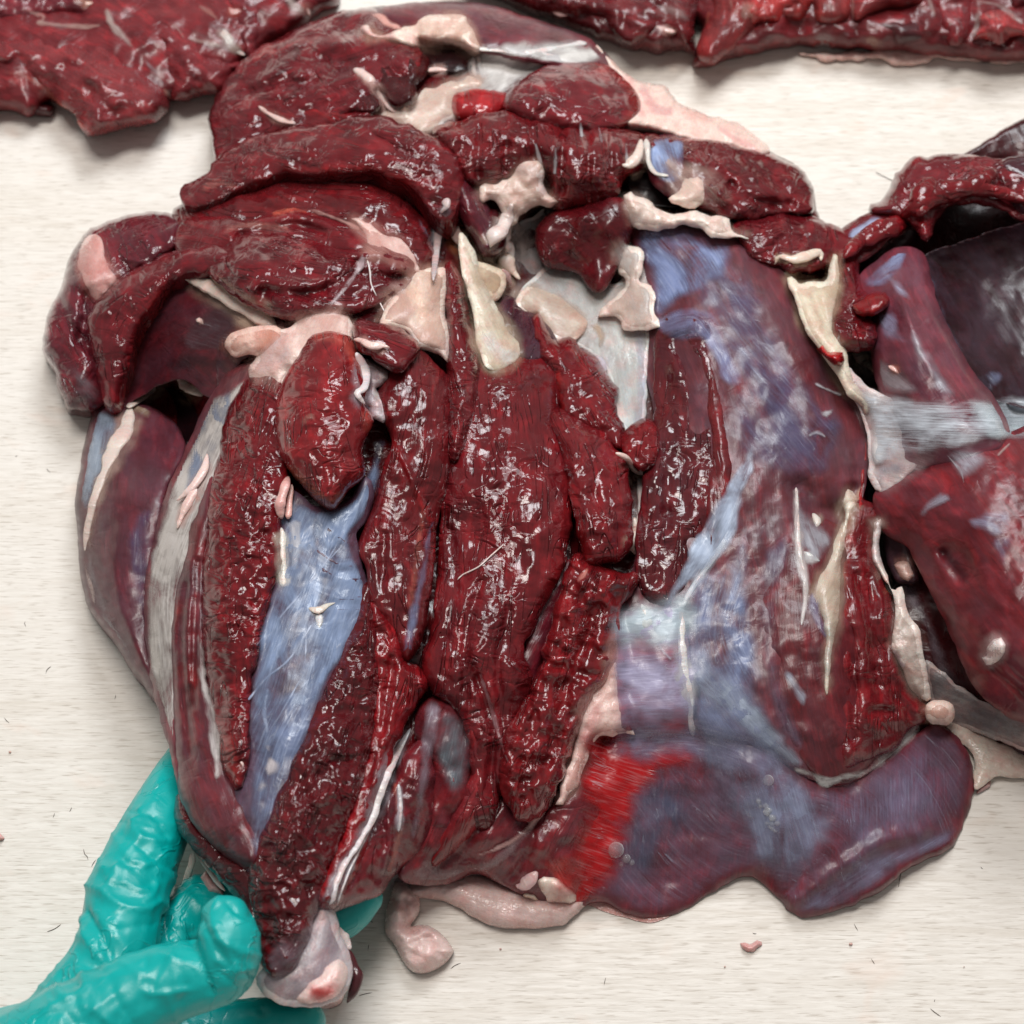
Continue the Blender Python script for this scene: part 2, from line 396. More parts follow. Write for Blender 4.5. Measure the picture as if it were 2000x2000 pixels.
    prm = np.tile(np.array([gran, fib, film]), (len(x), 1)).astype(float)
    if feather is not None:
        dd = d / feather * (1 + .5 * fbm(x / 30, y / 30, sd + 4, 3)); dd = np.clip(dd, 0, 1)
        prm[:, 0] = dd * dd * (3 - 2 * dd)
    faces = quads.tolist()
    if feather is None:
        E = np.concatenate([quads[:, [0, 1]], quads[:, [1, 2]], quads[:, [2, 3]], quads[:, [3, 0]]])
        key = np.sort(E, 1); kk = key[:, 0].astype(np.int64) * 10 ** 7 + key[:, 1]
        _, inv, cnt = np.unique(kk, return_inverse=True, return_counts=True)
        be = E[cnt[inv] == 1]; bv = np.unique(be); nb = -np.ones(len(x), int); nb[bv] = len(x) + np.arange(len(bv))
        zl = np.full(len(bv), .0004) if ground else np.maximum(V[bv][:, 2] - thick * .001, .0004)
        low = V[bv].copy(); low[:, 2] = zl
        k_ = .55 if ground else skirt
        low[:, :2] = low[:, :2] * (1 - k_) + unproj(x[bv], y[bv], zl)[:, :2] * k_
        V = np.concatenate([V, low]); uvb = UV[bv].copy(); uvb[:, 1] += thick * .1; UV = np.concatenate([UV, uvb])
        tn = np.concatenate([tn, tn[bv]]); prm = np.concatenate([prm, prm[bv]])
        faces += [(b, a, nb[a], nb[b]) for a, b in be.tolist()]
    o = build(name, V, faces, UV, tn, prm, mat, parent)
    if store:
        i0, j0 = np.maximum(((lo - G0) / GS).astype(int), 0); i1, j1 = np.minimum(((hi - G0) / GS).astype(int) + 1, GN - 1)
        if i1 > i0 and j1 > j0:
            X = GX[j0:j1, i0:i1]; xx = X.ravel(); yy = GY[j0:j1, i0:i1].ravel(); m = inside(xx, yy, poly)
            if m.any():
                dd = seg_dist(xx[m], yy[m], poly, True)[0]; zz = np.full(len(xx), -99.); zz[m] = height(xx[m], yy[m], dd)
                TOP[j0:j1, i0:i1] = np.maximum(TOP[j0:j1, i0:i1], zz.reshape(X.shape))
    if mat == 'fat' and halo and parent is not None and not ground and not isinstance(base, (int, float)):
        c0 = np.array(pts).mean(0); q0 = catmull(pts, True, 16.); nr = np.roll(q0, -1, 0) - np.roll(q0, 1, 0)
        nr = np.stack([nr[:, 1], -nr[:, 0]], -1) / (np.linalg.norm(nr, axis=1, keepdims=True) + 1e-6)
        sg = np.sign((q0[:, 0] * np.roll(q0[:, 1], -1) - q0[:, 1] * np.roll(q0[:, 0], -1)).sum())
        q1 = q0 + nr * sg * (15 + 9 * fbm(q0[:, 0] / 40, q0[:, 1] / 40, sd, 2))[:, None]
        h0 = film_patch([tuple(v) for v in q1], parent, tint, .6, 20., ang, guide, .5, name='connective_tissue', rag=4)
        a_ = h0.data.color_attributes['tint']; m_ = len(h0.data.vertices); arr = np.empty(m_ * 4, np.float32); a_.data.foreach_get('color', arr)
        arr = arr.reshape(-1, 4); arr[:, :3] = arr[:, :3] * np.array([.85, .68, .68]); a_.data.foreach_set('color', arr.ravel())
    return o
def film(pts, parent, tint='8f9fc4', dens=.8, feather=22., ang=90., guide=None, fib=.6, name='fascia', lift=.5, base='T', **k):
    return piece(name, pts, parent, 'film', off=lift, bulge=0, edge=0, base=base, ang=ang, guide=guide, tint=tint, gran=1, fib=fib, film=dens,
                 lump=.15, lumps=40, grain=0, feather=feather, rag=k.pop('rag', 3), store=False, **k)
film_patch = film
def tube(name, pts, rad, parent, mat='fat', off=0., h=.5, tint='dcc4b4', gran=.3, fib=.7, filmv=0., base='T', jit=.35, seg=9, taper=True, zs=None, step=5.):
    rmax = float(np.max(rad))
    if parent is not None and zs is None and name in ('tissue_strand', 'fascia_seam', 'tendon', 'fat'):
        cc = catmull(pts, False, max(4., rmax)); tt = np.gradient(cc, axis=0); tt = np.stack([tt[:, 1], -tt[:, 0]], -1) / (np.linalg.norm(tt, axis=1, keepdims=True) + 1e-6)
        ra = np.atleast_1d(np.array(rad, float)); rr = np.interp(np.linspace(0, 1, len(cc)), np.linspace(0, 1, len(ra)), ra)
        rr = rr * (1 + .35 * fbm(cc[:, 0] / 18, cc[:, 1] / 18, 5, 2)); rr[0] *= .3; rr[-1] *= .3
        k_ = 1.25 if name in ('tissue_strand', 'fascia_seam') else 2.1
        ol = [tuple(v) for v in np.concatenate([cc + tt * rr[:, None] * k_, (cc - tt * rr[:, None] * k_)[::-1]])]
        soft = name in ('tissue_strand', 'fascia_seam')
        o = film_patch(ol, parent, tint, (1.15 if ZS[0] == 1 else .7) if soft else .75, max(rmax * (.9 if soft else 1.2), 2.), guide=pts, fib=.6, name=name if soft else 'connective_tissue', step=float(np.clip(rmax * .55, 1.6, 5)), rag=rmax * .2)
        if soft: return o
    _seed[0] += 1; sd = _seed[0]
    if name == 'tendon': h *= .6
    if name == 'tissue_strand': off += .5
    tcol = K(tint) * (.78 if name in ('tissue_strand', 'fascia_seam', 'tendon') else 1.)
    c = catmull(pts, False, step); nP = len(c)
    s = np.linspace(0, 1, nP)
    rad = np.atleast_1d(np.array(rad, float)); r = np.interp(s, np.linspace(0, 1, len(rad)), rad)
    if taper: r = r * (np.clip(np.minimum(s, 1 - s) * nP * step / (1.6 * rad.max()) , 0, 1) * .9 + .1) ** .6
    r = r * (1 + jit * fbm(s * nP * step / 22, s * 0 + sd, sd, 2))
    zb = samp(blur(TOP, 1) if base == 'T' else Bf, c[:, 0], c[:, 1]) if zs is None else np.interp(s, np.linspace(0, 1, len(zs)), zs)
    k = np.ones(7) / 7; zb = np.convolve(np.pad(zb, 3, mode='edge'), k, 'valid')
    C0 = unproj(c[:, 0], c[:, 1], zb * .001); C1 = unproj(c[:, 0] + 1, c[:, 1], zb * .001)
    rw = r * np.linalg.norm(C1 - C0, axis=1)
    C = C0.copy(); C[:, 2] += off * .001 + rw * h * .45
    tg = np.gradient(C, axis=0); tg /= np.linalg.norm(tg, axis=1, keepdims=True) + 1e-9
    sd_ = np.cross(tg, [0, 0, 1.]); sd_ /= np.linalg.norm(sd_, axis=1, keepdims=True) + 1e-9
    up = np.cross(sd_, tg)
    th = np.arange(seg) / seg * 2 * math.pi
    V = C[:, None] + rw[:, None, None] * (np.cos(th)[None, :, None] * sd_[:, None] + h * np.sin(th)[None, :, None] * up[:, None])
    arc = np.concatenate([[0], np.cumsum(np.linalg.norm(np.diff(C, axis=0), axis=1))]) * 100
    UV = np.stack([np.repeat(arc[:, None], seg, 1) + sd * 2.3, (np.sin(th)[None] * rw[:, None] * 100) + sd], -1).reshape(-1, 2)
    V = V.reshape(-1, 3); f = []
    for i in range(nP - 1):
        for j in range(seg):
            a, b = i * seg + j, i * seg + (j + 1) % seg; f.append((a, b, b + seg, a + seg))
    f.append(tuple(range(seg))[::-1]); f.append(tuple((nP - 1) * seg + j for j in range(seg)))
    N = len(V)
    return build(name, V, f, UV, np.tile(tcol, (N, 1)), np.tile([gran, fib, filmv], (N, 1)), mat, parent)
# ================================================================ the setting: table top
me = bpy.data.meshes.new('table_top')
s_ = .9
me.from_pydata([(-s_, -s_, 0), (s_, -s_, 0), (s_, s_, 0), (-s_, s_, 0), (-s_, -s_, -.03), (s_, -s_, -.03), (s_, s_, -.03), (-s_, s_, -.03)], [],
               [(0, 1, 2, 3), (7, 6, 5, 4), (0, 4, 5, 1), (1, 5, 6, 2), (2, 6, 7, 3), (3, 7, 4, 0)])
me.materials.append(MAT['table'])
tb = bpy.data.objects.new('table_top', me); col.objects.link(tb); tb['kind'] = 'structure'

# ================================================================ pieces of meat lying behind
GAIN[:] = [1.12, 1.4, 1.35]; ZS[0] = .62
bl = thing('meat_chunk', 'red boneless meat chunk with pale seams and a blunt overhanging corner, beyond the skinned leg', 'meat', 250, 150)
piece('muscle', F('-60,-60 200,-70 420,-60 600,-60 640,0 600,30 540,70 480,110 420,150 380,165 330,190 250,205 140,200 90,190 60,220 20,205 -60,200'), bl,
      base=0, off=18, bulge=16, edge=16, we=55, W=120, ground=True, tint='6a1d22', gran=.35, fib=.5, ang=35, rag=4, lump=2)
piece('muscle', T(0, 0, '-250,260 0,230 180,215 330,220 560,260 800,290 930,380 1050,470 1170,580 1270,680 1285,770 1240,890 1120,940 960,970 830,1000 670,1030 610,970 560,880 460,790 300,680 150,590 20,540 -250,500'), bl,
      base=0, off=28, bulge=18, edge=22, we=70, W=110, thick=10, tint='74262a', gran=.6, fib=.5, ang=35, rag=3, lump=2.5, lumps=40, grain=.5,
      ridges=[(T(0, 0, '300,420 500,520 700,700 820,850'), 14, -1.5), (T(0, 0, '600,330 800,500 950,700'), 12, -1.5), (T(0, 0, '150,430 420,640 600,760'), 18, -2)],
      paints=[(T(0, 0, '-200,230 0,235 250,215 600,250'), 10, 'c98f86', .8), (T(0, 0, '0,520 200,580 420,770 600,950'), 9, 'b05a50', .8)])
piece('muscle', T(0, 0, '-250,600 0,580 150,640 280,740 410,800 400,850 330,880 150,830 -250,760'), bl, base=0, off=12, bulge=4, edge=8, we=30, ground=True,
      tint='451418', gran=.3, fib=.6, ang=25, rag=2)
piece('muscle', T(0, 0, '330,-250 820,-250 900,40 1050,60 1200,20 1500,40 1600,150 1650,300 1700,420 1900,460 1800,560 1700,690 1500,740 1320,760 1280,680 1190,580 1100,470 950,340 830,250 780,150'), bl,
      base=0, off=24, bulge=14, edge=16, we=50, W=100, thick=12, tint='6e2025', gran=.5, fib=.6, ang=40, rag=4, lump=2.5, lumps=45, grain=.4,
      ridges=[(T(0, 0, '1000,130 1150,350 1300,600'), 16, -2), (T(0, 0, '1250,60 1450,250 1600,420'), 14, -1.6)])
piece('muscle', T(0, 0, '-250,-250 350,-250 780,-100 740,60 700,130 560,160 420,170 250,190 100,200 0,215 -250,220'), bl,
      base=0, off=26, bulge=12, edge=12, we=40, tint='68222a', gran=.5, fib=.4, ang=20, rag=4, lump=2.5, lumps=40, grain=.4)
piece('muscle', T(0, 0, '1530,-250 2300,-250 2400,20 2150,120 2000,300 1900,440 1800,380 1700,250 1640,140'), bl,
      base=0, off=22, bulge=12, edge=12, we=45, tint='641f25', gran=.4, fib=.6, ang=45, rag=4, lump=2.5, lumps=40)
for s, r, t, nm in [('270,170 430,190 620,200 760,190', 5, 'c9a79c', 'fascia_seam'), ('800,60 830,150 870,220 960,310 1010,370', 7, 'b7a39c', 'fascia_seam'),
                ('1090,450 1130,500 1180,570 1230,650', 6, 'a9a3a8', 'fascia_seam'), ('1230,660 1270,720 1300,750', 6, 'b08276', 'fascia_seam'),
                ('1650,190 1700,280 1760,350 1850,410', 11, 'b5a89c', 'tendon'), ('1420,280 1500,310 1600,330 1680,350', 7, 'b09a92', 'fascia_seam'),
                ('560,-40 640,20 700,10', 8, 'd39a84', 'fat'), ('160,60 260,100 330,130 280,170', 5, 'b98880', 'fascia_seam'),
                ('1300,180 1350,230 1390,290', 3, 'b48c84', 'fascia_seam'), ('1700,40 1760,90 1840,60', 8, 'a03a30', 'fat'),
                ('20,540 180,570 330,670 430,770 560,860', 5, 'a3554c', 'fascia_seam'), ('1500,40 1590,100 1650,150', 6, 'c08a80', 'fascia_seam'),
                ('420,1010 1000,1020 1180,990', 0, '', '')]:
    if r: tube(nm, T(0, 0, s), [r * .6, r, r * .7], bl, tint=t, off=-.6, h=.4)
for s, a in [('250,150 420,140 560,200 420,240', 20), ('820,180 1000,300 960,380 860,260', 40), ('1480,230 1700,300 1760,420 1560,380', 40)]:
    film(T(0, 0, s), bl, 'b3a3a4', .55, 16, a)
film(T(1, 0, '200,-60 330,20 360,120 300,140 230,80'), bl, 'b9a8a2', .8, 12, 60)
tube('fat', T(1, 0, '330,0 370,60 410,120'), [6, 8, 5], bl, tint='c98d80')

bm_ = thing('meat_chunk', 'dark maroon meat chunk lying against the redder one, its straight edge behind the leg', 'meat', 1180, 60)
piece('muscle', F('820,-80 1310,-80 1318,20 1310,70 1318,110 1295,95 1240,100 1190,92 1130,75 1060,45 960,10'), bm_, base=0, off=20, bulge=14, edge=18, we=60, W=90,
      ground=True, tint='54181c', gran=.45, fib=.3, ang=15, rag=5, lump=3, lumps=45, grain=.5)
piece('muscle', T(2, 0, '-400,-200 300,-200 700,-100 1300,-120 1390,40 1380,250 1300,330 1150,260 900,330 700,180 420,110 100,60'), bm_, base=0, off=30, bulge=8, edge=10, we=40,
      tint='5c191d', gran=.6, fib=.3, ang=25, rag=6, lump=2.5, lumps=35, grain=.6)
tube('fat', T(2, 0, '1090,200 1160,230 1240,240'), [4, 7, 4], bm_, tint='b9857c', h=.4)
film(T(2, 0, '1150,20 1280,60 1340,160 1200,180 1080,120'), bm_, 'a98b88', .6, 14, 40)
tube('fat', T(2, 0, '290,70 360,110 430,110'), [4, 6, 4], bm_, tint='a4473e', h=.5)

br = thing('meat_chunk', 'bright red meat chunk with white seams and a flat pink fat edge', 'meat', 1700, 70)
piece('muscle', F('1318,-80 2060,-80 2060,118 1932,118 1800,110 1650,95 1520,88 1450,95 1380,112 1318,130 1305,110 1325,70'), br, base=0, off=18, bulge=14, edge=16, we=60, W=90,
      ground=True, tint='5e1a1e', gran=.35, fib=.5, ang=5, rag=4, lump=3, lumps=50, grain=.3)
piece('muscle', T(2, 0, '1450,-200 1700,-200 1932,-100 2300,-80 2250,150 1932,170 1750,300 1600,420 1520,500 1420,450 1400,350 1450,200 1490,90'), br, base=0, off=28, bulge=9, edge=10, we=35,
      tint='6f2122', gran=.4, fib=.5, ang=110, rag=3, lump=2, lumps=35)
piece('muscle', T(3, 0, '-200,-200 350,-200 320,60 140,90 100,160 -20,200 -200,150'), br, base=0, off=34, bulge=8, edge=8, we=30, tint='9a2c2c', gran=.5, fib=.3, rag=5, lump=2.5, lumps=30)
piece('muscle', T(3, 0, '320,-200 640,-200 640,100 590,160 480,180 330,120'), br, base=0, off=32, bulge=9, edge=10, we=30, tint='7c2a2a', gran=.4, fib=.4, rag=3, lump=2)
piece('muscle', T(3, 0, '640,-200 1180,-200 1200,30 1050,70 850,90 640,150'), br, base=0, off=34, bulge=9, edge=10, we=30, tint='7e2a2c', gran=.3, fib=.6, ang=170, rag=3, lump=2)
piece('muscle', T(3, 0, '640,150 850,95 1050,75 1200,90 1240,220 1200,330 1000,340 900,300 700,220'), br, base=0, off=24, bulge=9, edge=8, we=30, tint='451519', gran=.25, fib=.8, ang=165, rag=3, lump=1)
piece('muscle', T(3, 0, '1180,-200 1560,-200 1600,60 1560,230 1480,330 1380,340 1330,260 1240,180'), br, base=0, off=28, bulge=9, edge=10, we=30, tint='6a1d22', gran=.4, fib=.4, rag=3, lump=2)
piece('muscle', T(3, 0, '1590,100 1740,55 1850,110 1932,170 2200,150 2200,280 1880,270 1740,330 1600,300 1540,310 1580,200'), br, base=0, off=34, bulge=8, edge=8, we=25, tint='8a2e30', gran=.5, fib=.3, rag=4, lump=2)
piece('muscle', T(3, 0, '1800,-200 2200,-200 2200,80 1932,90 1830,60'), br, base=0, off=32, bulge=8, edge=8, we=25, tint='521a1f', gran=.5, fib=.3, rag=4, lump=2)
piece('fat', T(3, 0, '230,400 420,400 600,390 760,380 860,340 1000,360 1200,350 1300,400 1500,420 1700,450 2200,440 2200,470 1740,470 1500,450 1260,440 1200,470 1060,490 900,465 750,440 560,460 400,440'), br,
      'fat', base=0, off=5, bulge=3, edge=3, we=12, ground=True, tint='c99484', fib=.4, rag=3, lump=1, lumps=30, step=4)
for s, r, t in [('1190,-50 1240,60 1260,150', 8, 'b8a09a'), ('1560,-60 1590,40 1580,180 1540,300', 7, 'b9a9a4'), ('1580,10 1750,40 1850,120 1932,180', 6, 'd0c0ba'),
                ('330,220 420,300 520,360', 20, 'b4a8a6'), ('720,300 820,330 900,340', 12, 'c9a48e'), ('640,-50 640,80 640,150', 4, 'b98f86'), ('1540,310 1640,330 1740,320 1800,370', 4, 'b0a0a2')]:
    tube('fascia_seam', T(3, 0, s), [r * .5, r, r * .6], br, tint=t, off=-.5, h=.35)
for s, r, t in [('1740,0 1790,90 1830,160', 14, 'b49a8e'), ('1490,80 1450,250 1420,400', 5, 'b05a4a'), ('1640,-40 1660,80 1640,150', 4, 'b98a80')]:
    tube('fascia_seam', T(2, 0, s), [r * .5, r, r * .6], br, tint=t, off=-.5, h=.35)

GAIN[:] = [1.3, 1.2, 1.2]; ZS[0] = 1.
# ================================================================ the second haunch at the right
N = thing('meat_haunch', 'glossy maroon haunch with a dark hollow and a silvery band stretched over it', 'meat', 1850, 1000)
piece('muscle', F('1620,425 1690,350 1720,305 1800,295 2060,300 2060,1500 1940,1450 1860,1390 1780,1340 1720,1230 1690,1100 1660,950 1640,860 1635,770 1600,700 1580,620 1590,470'), N,
      off=-14, bulge=0, edge=12, we=40, ground=True, tint='3a1014', gran=.2, fib=.4, ridges=[(F('1800,600 1930,560'), 170, -45), (F('1880,480 1960,640'), 120, -30)])
piece('muscle', T(3, 1, '1180,60 1300,-60 2250,-200 2250,1060 1660,1080 1540,920 1390,660 1290,400 1200,230'), N, off=-4, bulge=-15, W=120, edge=0, thick=2, tint='240b10', gran=.06, fib=.5, ang=70, film=.3, lump=1,  # dark membrane lining, tinted darker still for the shade of the hollow
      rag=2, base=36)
piece('muscle', T(3, 0, '780,1590 880,1500 950,1400 1010,1290 1080,1220 1200,1190 1400,1175 1600,1200 1800,1215 2250,1200 2250,1800 1932,1660 1750,1560 1560,1530 1380,1540 1270,1620 1230,1720 1190,1800 1090,1700 960,1650'), N,
      off=6, bulge=7, edge=8, we=26, thick=16, tint='5c1a20', gran=.55, fib=.4, ang=-25, lump=2, lumps=35, grain=.5, rag=3,
      ridges=[(T(3, 0, '1130,1400 1200,1300 1400,1250 1640,1230'), 9, -1.6), (T(3, 0, '1250,1480 1450,1430 1650,1440 1900,1600'), 9, -1.8), (T(3, 0, '1680,1240 1730,1400 1850,1520'), 12, -3)],
      paints=[(T(3, 0, '1640,1320 1680,1420'), 12, '9a2018', .8)])
piece('muscle', T(3, 0, '1780,1230 2250,1190 2250,1650 1932,1600 1850,1500 1840,1350'), N, off=8, bulge=4, edge=6, tint='3c1a20', gran=.5, fib=.4, film=.25, ang=60)
piece('muscle', T(3, 1, '690,180 830,50 960,-40 1150,-20 1220,180 1260,350 1400,650 1550,900 1700,1090 1800,1300 1780,1480 1500,1600 1200,1640 980,1600 900,1300 860,1050 820,880 790,700 800,560 800,400'), N,
      off=2, bulge=10, edge=10, we=50, thick=18, tint='5a2630', gran=.12, fib=.5, film=.45, guide=T(3, 1, '900,-80 1100,350 1350,800 1550,1100'), lump=1.2, grain=.1, rag=2,
      ridges=[(T(3, 1, '1050,-20 1130,350 1300,700 1500,1040'), 14, -1.2), (T(3, 1, '940,180 1050,450 1250,900'), 10, 1.0)])
film(T(3, 1, '700,200 860,60 980,-60 1050,-20 1000,100 900,230 780,240'), N, '8a93b8', .9, 10, -40)
piece('muscle', T(3, 0, '530,1800 600,1715 700,1650 800,1600 920,1560 980,1700 780,1900 650,1980 560,1920'), N, off=2, bulge=3, edge=4, we=14, thick=20, tint='5a1a20', gran=.4, fib=.4, ang=-35, step=4)
film(T(3, 0, '590,1790 680,1700 800,1640 900,1680 860,1760 740,1830 640,1840'), N, '9fa8c8', 1.1, 12, -40)
film(T(3, 1, '1060,520 1130,560 1250,760 1420,1040 1300,1040 1180,860 1080,680'), N, 'c2c4d0', .8, 20, 60, guide=T(3, 1, '1050,500 1400,1060'))
film(T(3, 1, '860,80 1000,200 1100,330 1000,320 900,200'), N, 'b2b2cc', .8, 16, 45)
film(T(3, 1, '780,440 950,420 1000,560 1050,660 900,640 830,560'), N, '9a97b4', .8, 16, 60)
film(T(3, 1, '640,740 800,720 1000,880 1150,1040 900,1040 700,960'), N, 'b3a8b0', .85, 20, 45)
film(T(3, 1, '1210,180 1240,160 1340,420 1420,600 1560,880 1700,860 1780,900 1660,1050 1560,940 1400,680 1300,440'), N, '7b82a0', .7, 10, 60)
piece('muscle', T(3, 1, '530,-30 650,-30 660,150 720,250 770,320 710,440 780,500 830,600 790,690 640,715 540,670 490,560 500,420 530,250'), N, off=6, bulge=5, edge=6, we=20,
      tint='551218', gran=1, fib=.1, lump=1.5, lumps=25, grain=1.0, step=4, rag=4)
piece('muscle', T(3, 1, '650,380 700,360 820,280 900,330 850,400 720,450 670,430'), N, off=12, bulge=4, edge=4, we=10, tint='6a0a10', gran=.2, step=4)
cords = [('1700,1330 1500,1480 1250,1560 1060,1680 850,1810 650,1900', [20, 16, 15, 18, 12]), ('1932,1560 1600,1480 1350,1500 1180,1560 1000,1680', [12, 16, 22, 16]),
         ('1230,1400 1140,1550 1080,1680 900,1850 760,1960', [22, 20, 14, 12]), ('1050,1700 1130,1730 1200,1810', [14, 12, 5]), ('900,1700 700,1850 560,1990', [12, 14, 10])]
for s, r in cords:
    tube('muscle_cord', T(3, 0, s), r, N, 'muscle', tint='6e141a', off=3, h=.8, gran=.4, fib=.8, jit=.4)
piece('muscle', F('1655,930 1740,880 1830,850 2060,830 2060,1420 1960,1370 1900,1345 1840,1290 1790,1180 1740,1080 1715,1030 1670,1000'), N, off=4, bulge=7, edge=10, we=45, thick=20,
      tint='5f1a1f', gran=.1, fib=.35, film=.25, ang=65, lump=1.2, grain=.1, rag=2,
      ridges=[(T(3, 2, '1330,300 1430,310 1500,430'), 16, -3), (T(3, 2, '1330,320 1450,500'), 12, -2.5), (T(3, 2, '1750,1100 1932,1250'), 8, -2), (T(3, 2, '1700,1180 1932,1380'), 7, -2)],
      paints=[(T(3, 2, '1060,200 1200,600 1400,1000 1700,1350'), 12, '7c2024', .7), (T(3, 2, '1340,300 1480,480'), 14, '3d0c12', .8)])
film(T(3, 2, '1500,60 1600,10 1780,-10 1850,80 1820,170 1700,180 1560,120'), N, '9ca4c0', .9, 14, 10)
film(T(3, 2, '1700,200 1850,180 1830,320 1780,420 1720,320'), N, '8c8fae', .5, 14, 80)
film(T(3, 2, '930,540 1130,510 1180,680 1300,950 1450,1300 1350,1280 1250,1150 1180,900 1060,740 960,680'), N, '8a7a84', .95, 20, 65)
piece('fascia', T(3, 2, '1180,1120 1280,1180 1450,1320 1650,1450 2250,1640 2250,1900 1932,1790 1650,1700 1400,1600 1250,1480 1200,1380'), N, 'fat', off=-10, bulge=2, edge=3, tint='5d5a60', fib=.6, ang=25, thick=4, lump=.6, base='B')
piece('fascia', T(3, 2, '1260,1640 1420,1560 1650,1700 1932,1800 2250,1880 2250,2100 1800,1990 1640,2060 1560,2100 1560,1900 1480,1780'), N, 'fat', base=0, off=4, bulge=2, edge=2, tint='b9a48c', fib=.5, ang=20, thick=4, lump=.6)
piece('fat', T(3, 2, '1700,960 1760,945 1800,1000 1790,1060 1720,1140 1650,1150 1610,1100 1650,1080 1640,1030'), N, 'fat', base='T', off=1.5, bulge=4, edge=2, we=8, tint='e6dcd8', gran=.4, fib=.3, step=3, rag=2, thick=3)
tube('tissue_strand', T(3, 1, '1830,1410 1780,1460 1730,1510'), [2, 3, 3], N, tint='c9beb8')
piece('muscle', T(3, 2, '850,-80 960,-60 1060,200 1100,420 1130,510 1000,520 930,420 890,250'), N, off=-4, bulge=2, edge=3, tint='2d171c', gran=.1, film=.4)
piece('fat', T(3, 2, '950,400 1060,380 1110,480 1060,520 960,460'), N, 'fat', base='T', off=1, bulge=2, edge=2, tint='b98a78', film=.3, step=4)

# ================================================================ the big boned-out leg
L = thing('venison_leg', 'large boned-out maroon leg spread open with silver skin and white fat, gripped by the glove', 'meat', 1000, 1150)
piece('muscle', F('400,200 440,130 520,75 620,30 760,8 900,5 990,30 1080,60 1130,90 1175,140 1230,200 1300,250 1420,265 1450,285 1510,320 1535,365 1550,420 1570,425 1580,470 1590,640 1630,760 1630,870 1640,960 1670,1100 1710,1230 1750,1330 1815,1400 1825,1470 1815,1530 1780,1590 1710,1620 1630,1680 1530,1715 1490,1705 1430,1645 1380,1650 1300,1700 1220,1715 1140,1690 1090,1690 1000,1690 900,1640 800,1620 700,1560 560,1400 420,1400 320,1350 270,1280 200,1180 165,1120 150,1000 150,920 180,770 130,760 105,700 88,640 110,560 155,455 230,415 320,405 352,390 350,365 400,330 410,300 400,250'), L,
      off=-7, bulge=0, edge=8, we=40, ground=True, tint='460d11', gran=.4, fib=.3, step=7, lump=2,
      ridges=[(F('265,790 300,800 345,820'), 62, -26), (F('300,760 330,760'), 40, -20), (F('690,350 740,370 780,410'), 26, -16), (F('1040,400 1100,395 1180,385'), 30, -16), (F('1240,370 1300,385'), 22, -14), (F('560,330 650,335 740,350'), 16, -10)])
# --- outer left and shank underside
piece('muscle', F('180,765 250,750 330,800 350,860 320,920 305,1000 285,1100 285,1200 320,1340 270,1290 200,1190 160,1130 145,1000 145,920'), L, off=-8, bulge=11, edge=12, we=60, ground=True,
      tint='4c2028', gran=.08, fib=.25, film=.28, guide=F('230,740 210,950 230,1150 330,1380'), lump=1, grain=.08, rag=2)
piece('muscle', F('255,760 300,730 350,760 370,800 330,860 290,900 250,860'), L, off=-24, bulge=-3, edge=0, thick=1, tint='14060a', gran=.1, base='B')  # near-black piece: the cavity's shade put into its colour
film(F('170,800 185,770 222,790 215,850 190,900 165,960 148,940 150,880'), L, '8f9cae', .95, 14, guide=F('200,760 160,960'))
film(F('165,1050 185,1090 230,1200 300,1300 320,1360 270,1290 200,1190 165,1130'), L, '9a9296', .8, 12, guide=F('160,1030 210,1200 310,1350'))
film(F('240,1000 290,960 285,1100 285,1200 270,1180 245,1100'), L, '5e5070', .7, 22, guide=F('270,960 260,1200'))
tube('tendon', F('245,770 238,810 215,850 200,890 185,930 172,980 160,1040'), [16, 19, 15, 12, 10, 9, 6], L, tint='c3a796', h=.45, off=.2)
tube('tendon', F('243,775 275,750 300,725 325,712 345,715'), [15, 14, 12, 10, 7], L, tint='a88f78', h=.5, off=2)
tube('tendon', F('335,710 350,730 370,745 385,755'), [9, 14, 20, 14], L, tint='a8906f', h=.5, off=3)
tube('tissue_strand', F('150,1010 155,1060 170,1100 178,1140'), [5, 4, 4, 3], L, tint='b89a94')
# --- far left rolls
piece('muscle', F('80,640 105,560 150,450 230,410 320,402 350,430 330,475 250,520 195,570 195,640 205,700 200,765 130,770 100,700'), L, off=-2, bulge=7, edge=12, we=45, ground=True,
      tint='551820', gran=.6, fib=.3, ang=60, film=.15, lump=2.2, lumps=50, grain=.5, rag=3,
      ridges=[(T(0, 1, '640,300 640,480 620,620 700,720'), 12, -5), (T(0, 1, '450,330 520,500 600,640'), 9, -1.5)])
piece('fat', F('160,445 190,445 202,495 225,550 198,578 160,540 148,490'), L, 'fat', base='T', off=1, bulge=3, edge=3, tint='d28f85', fib=.2, lump=1, lumps=25, step=4)
film(T(0, 1, '520,830 700,900 760,1050 700,1140 560,1080'), L, '6c5a60', .7, 20, 50)
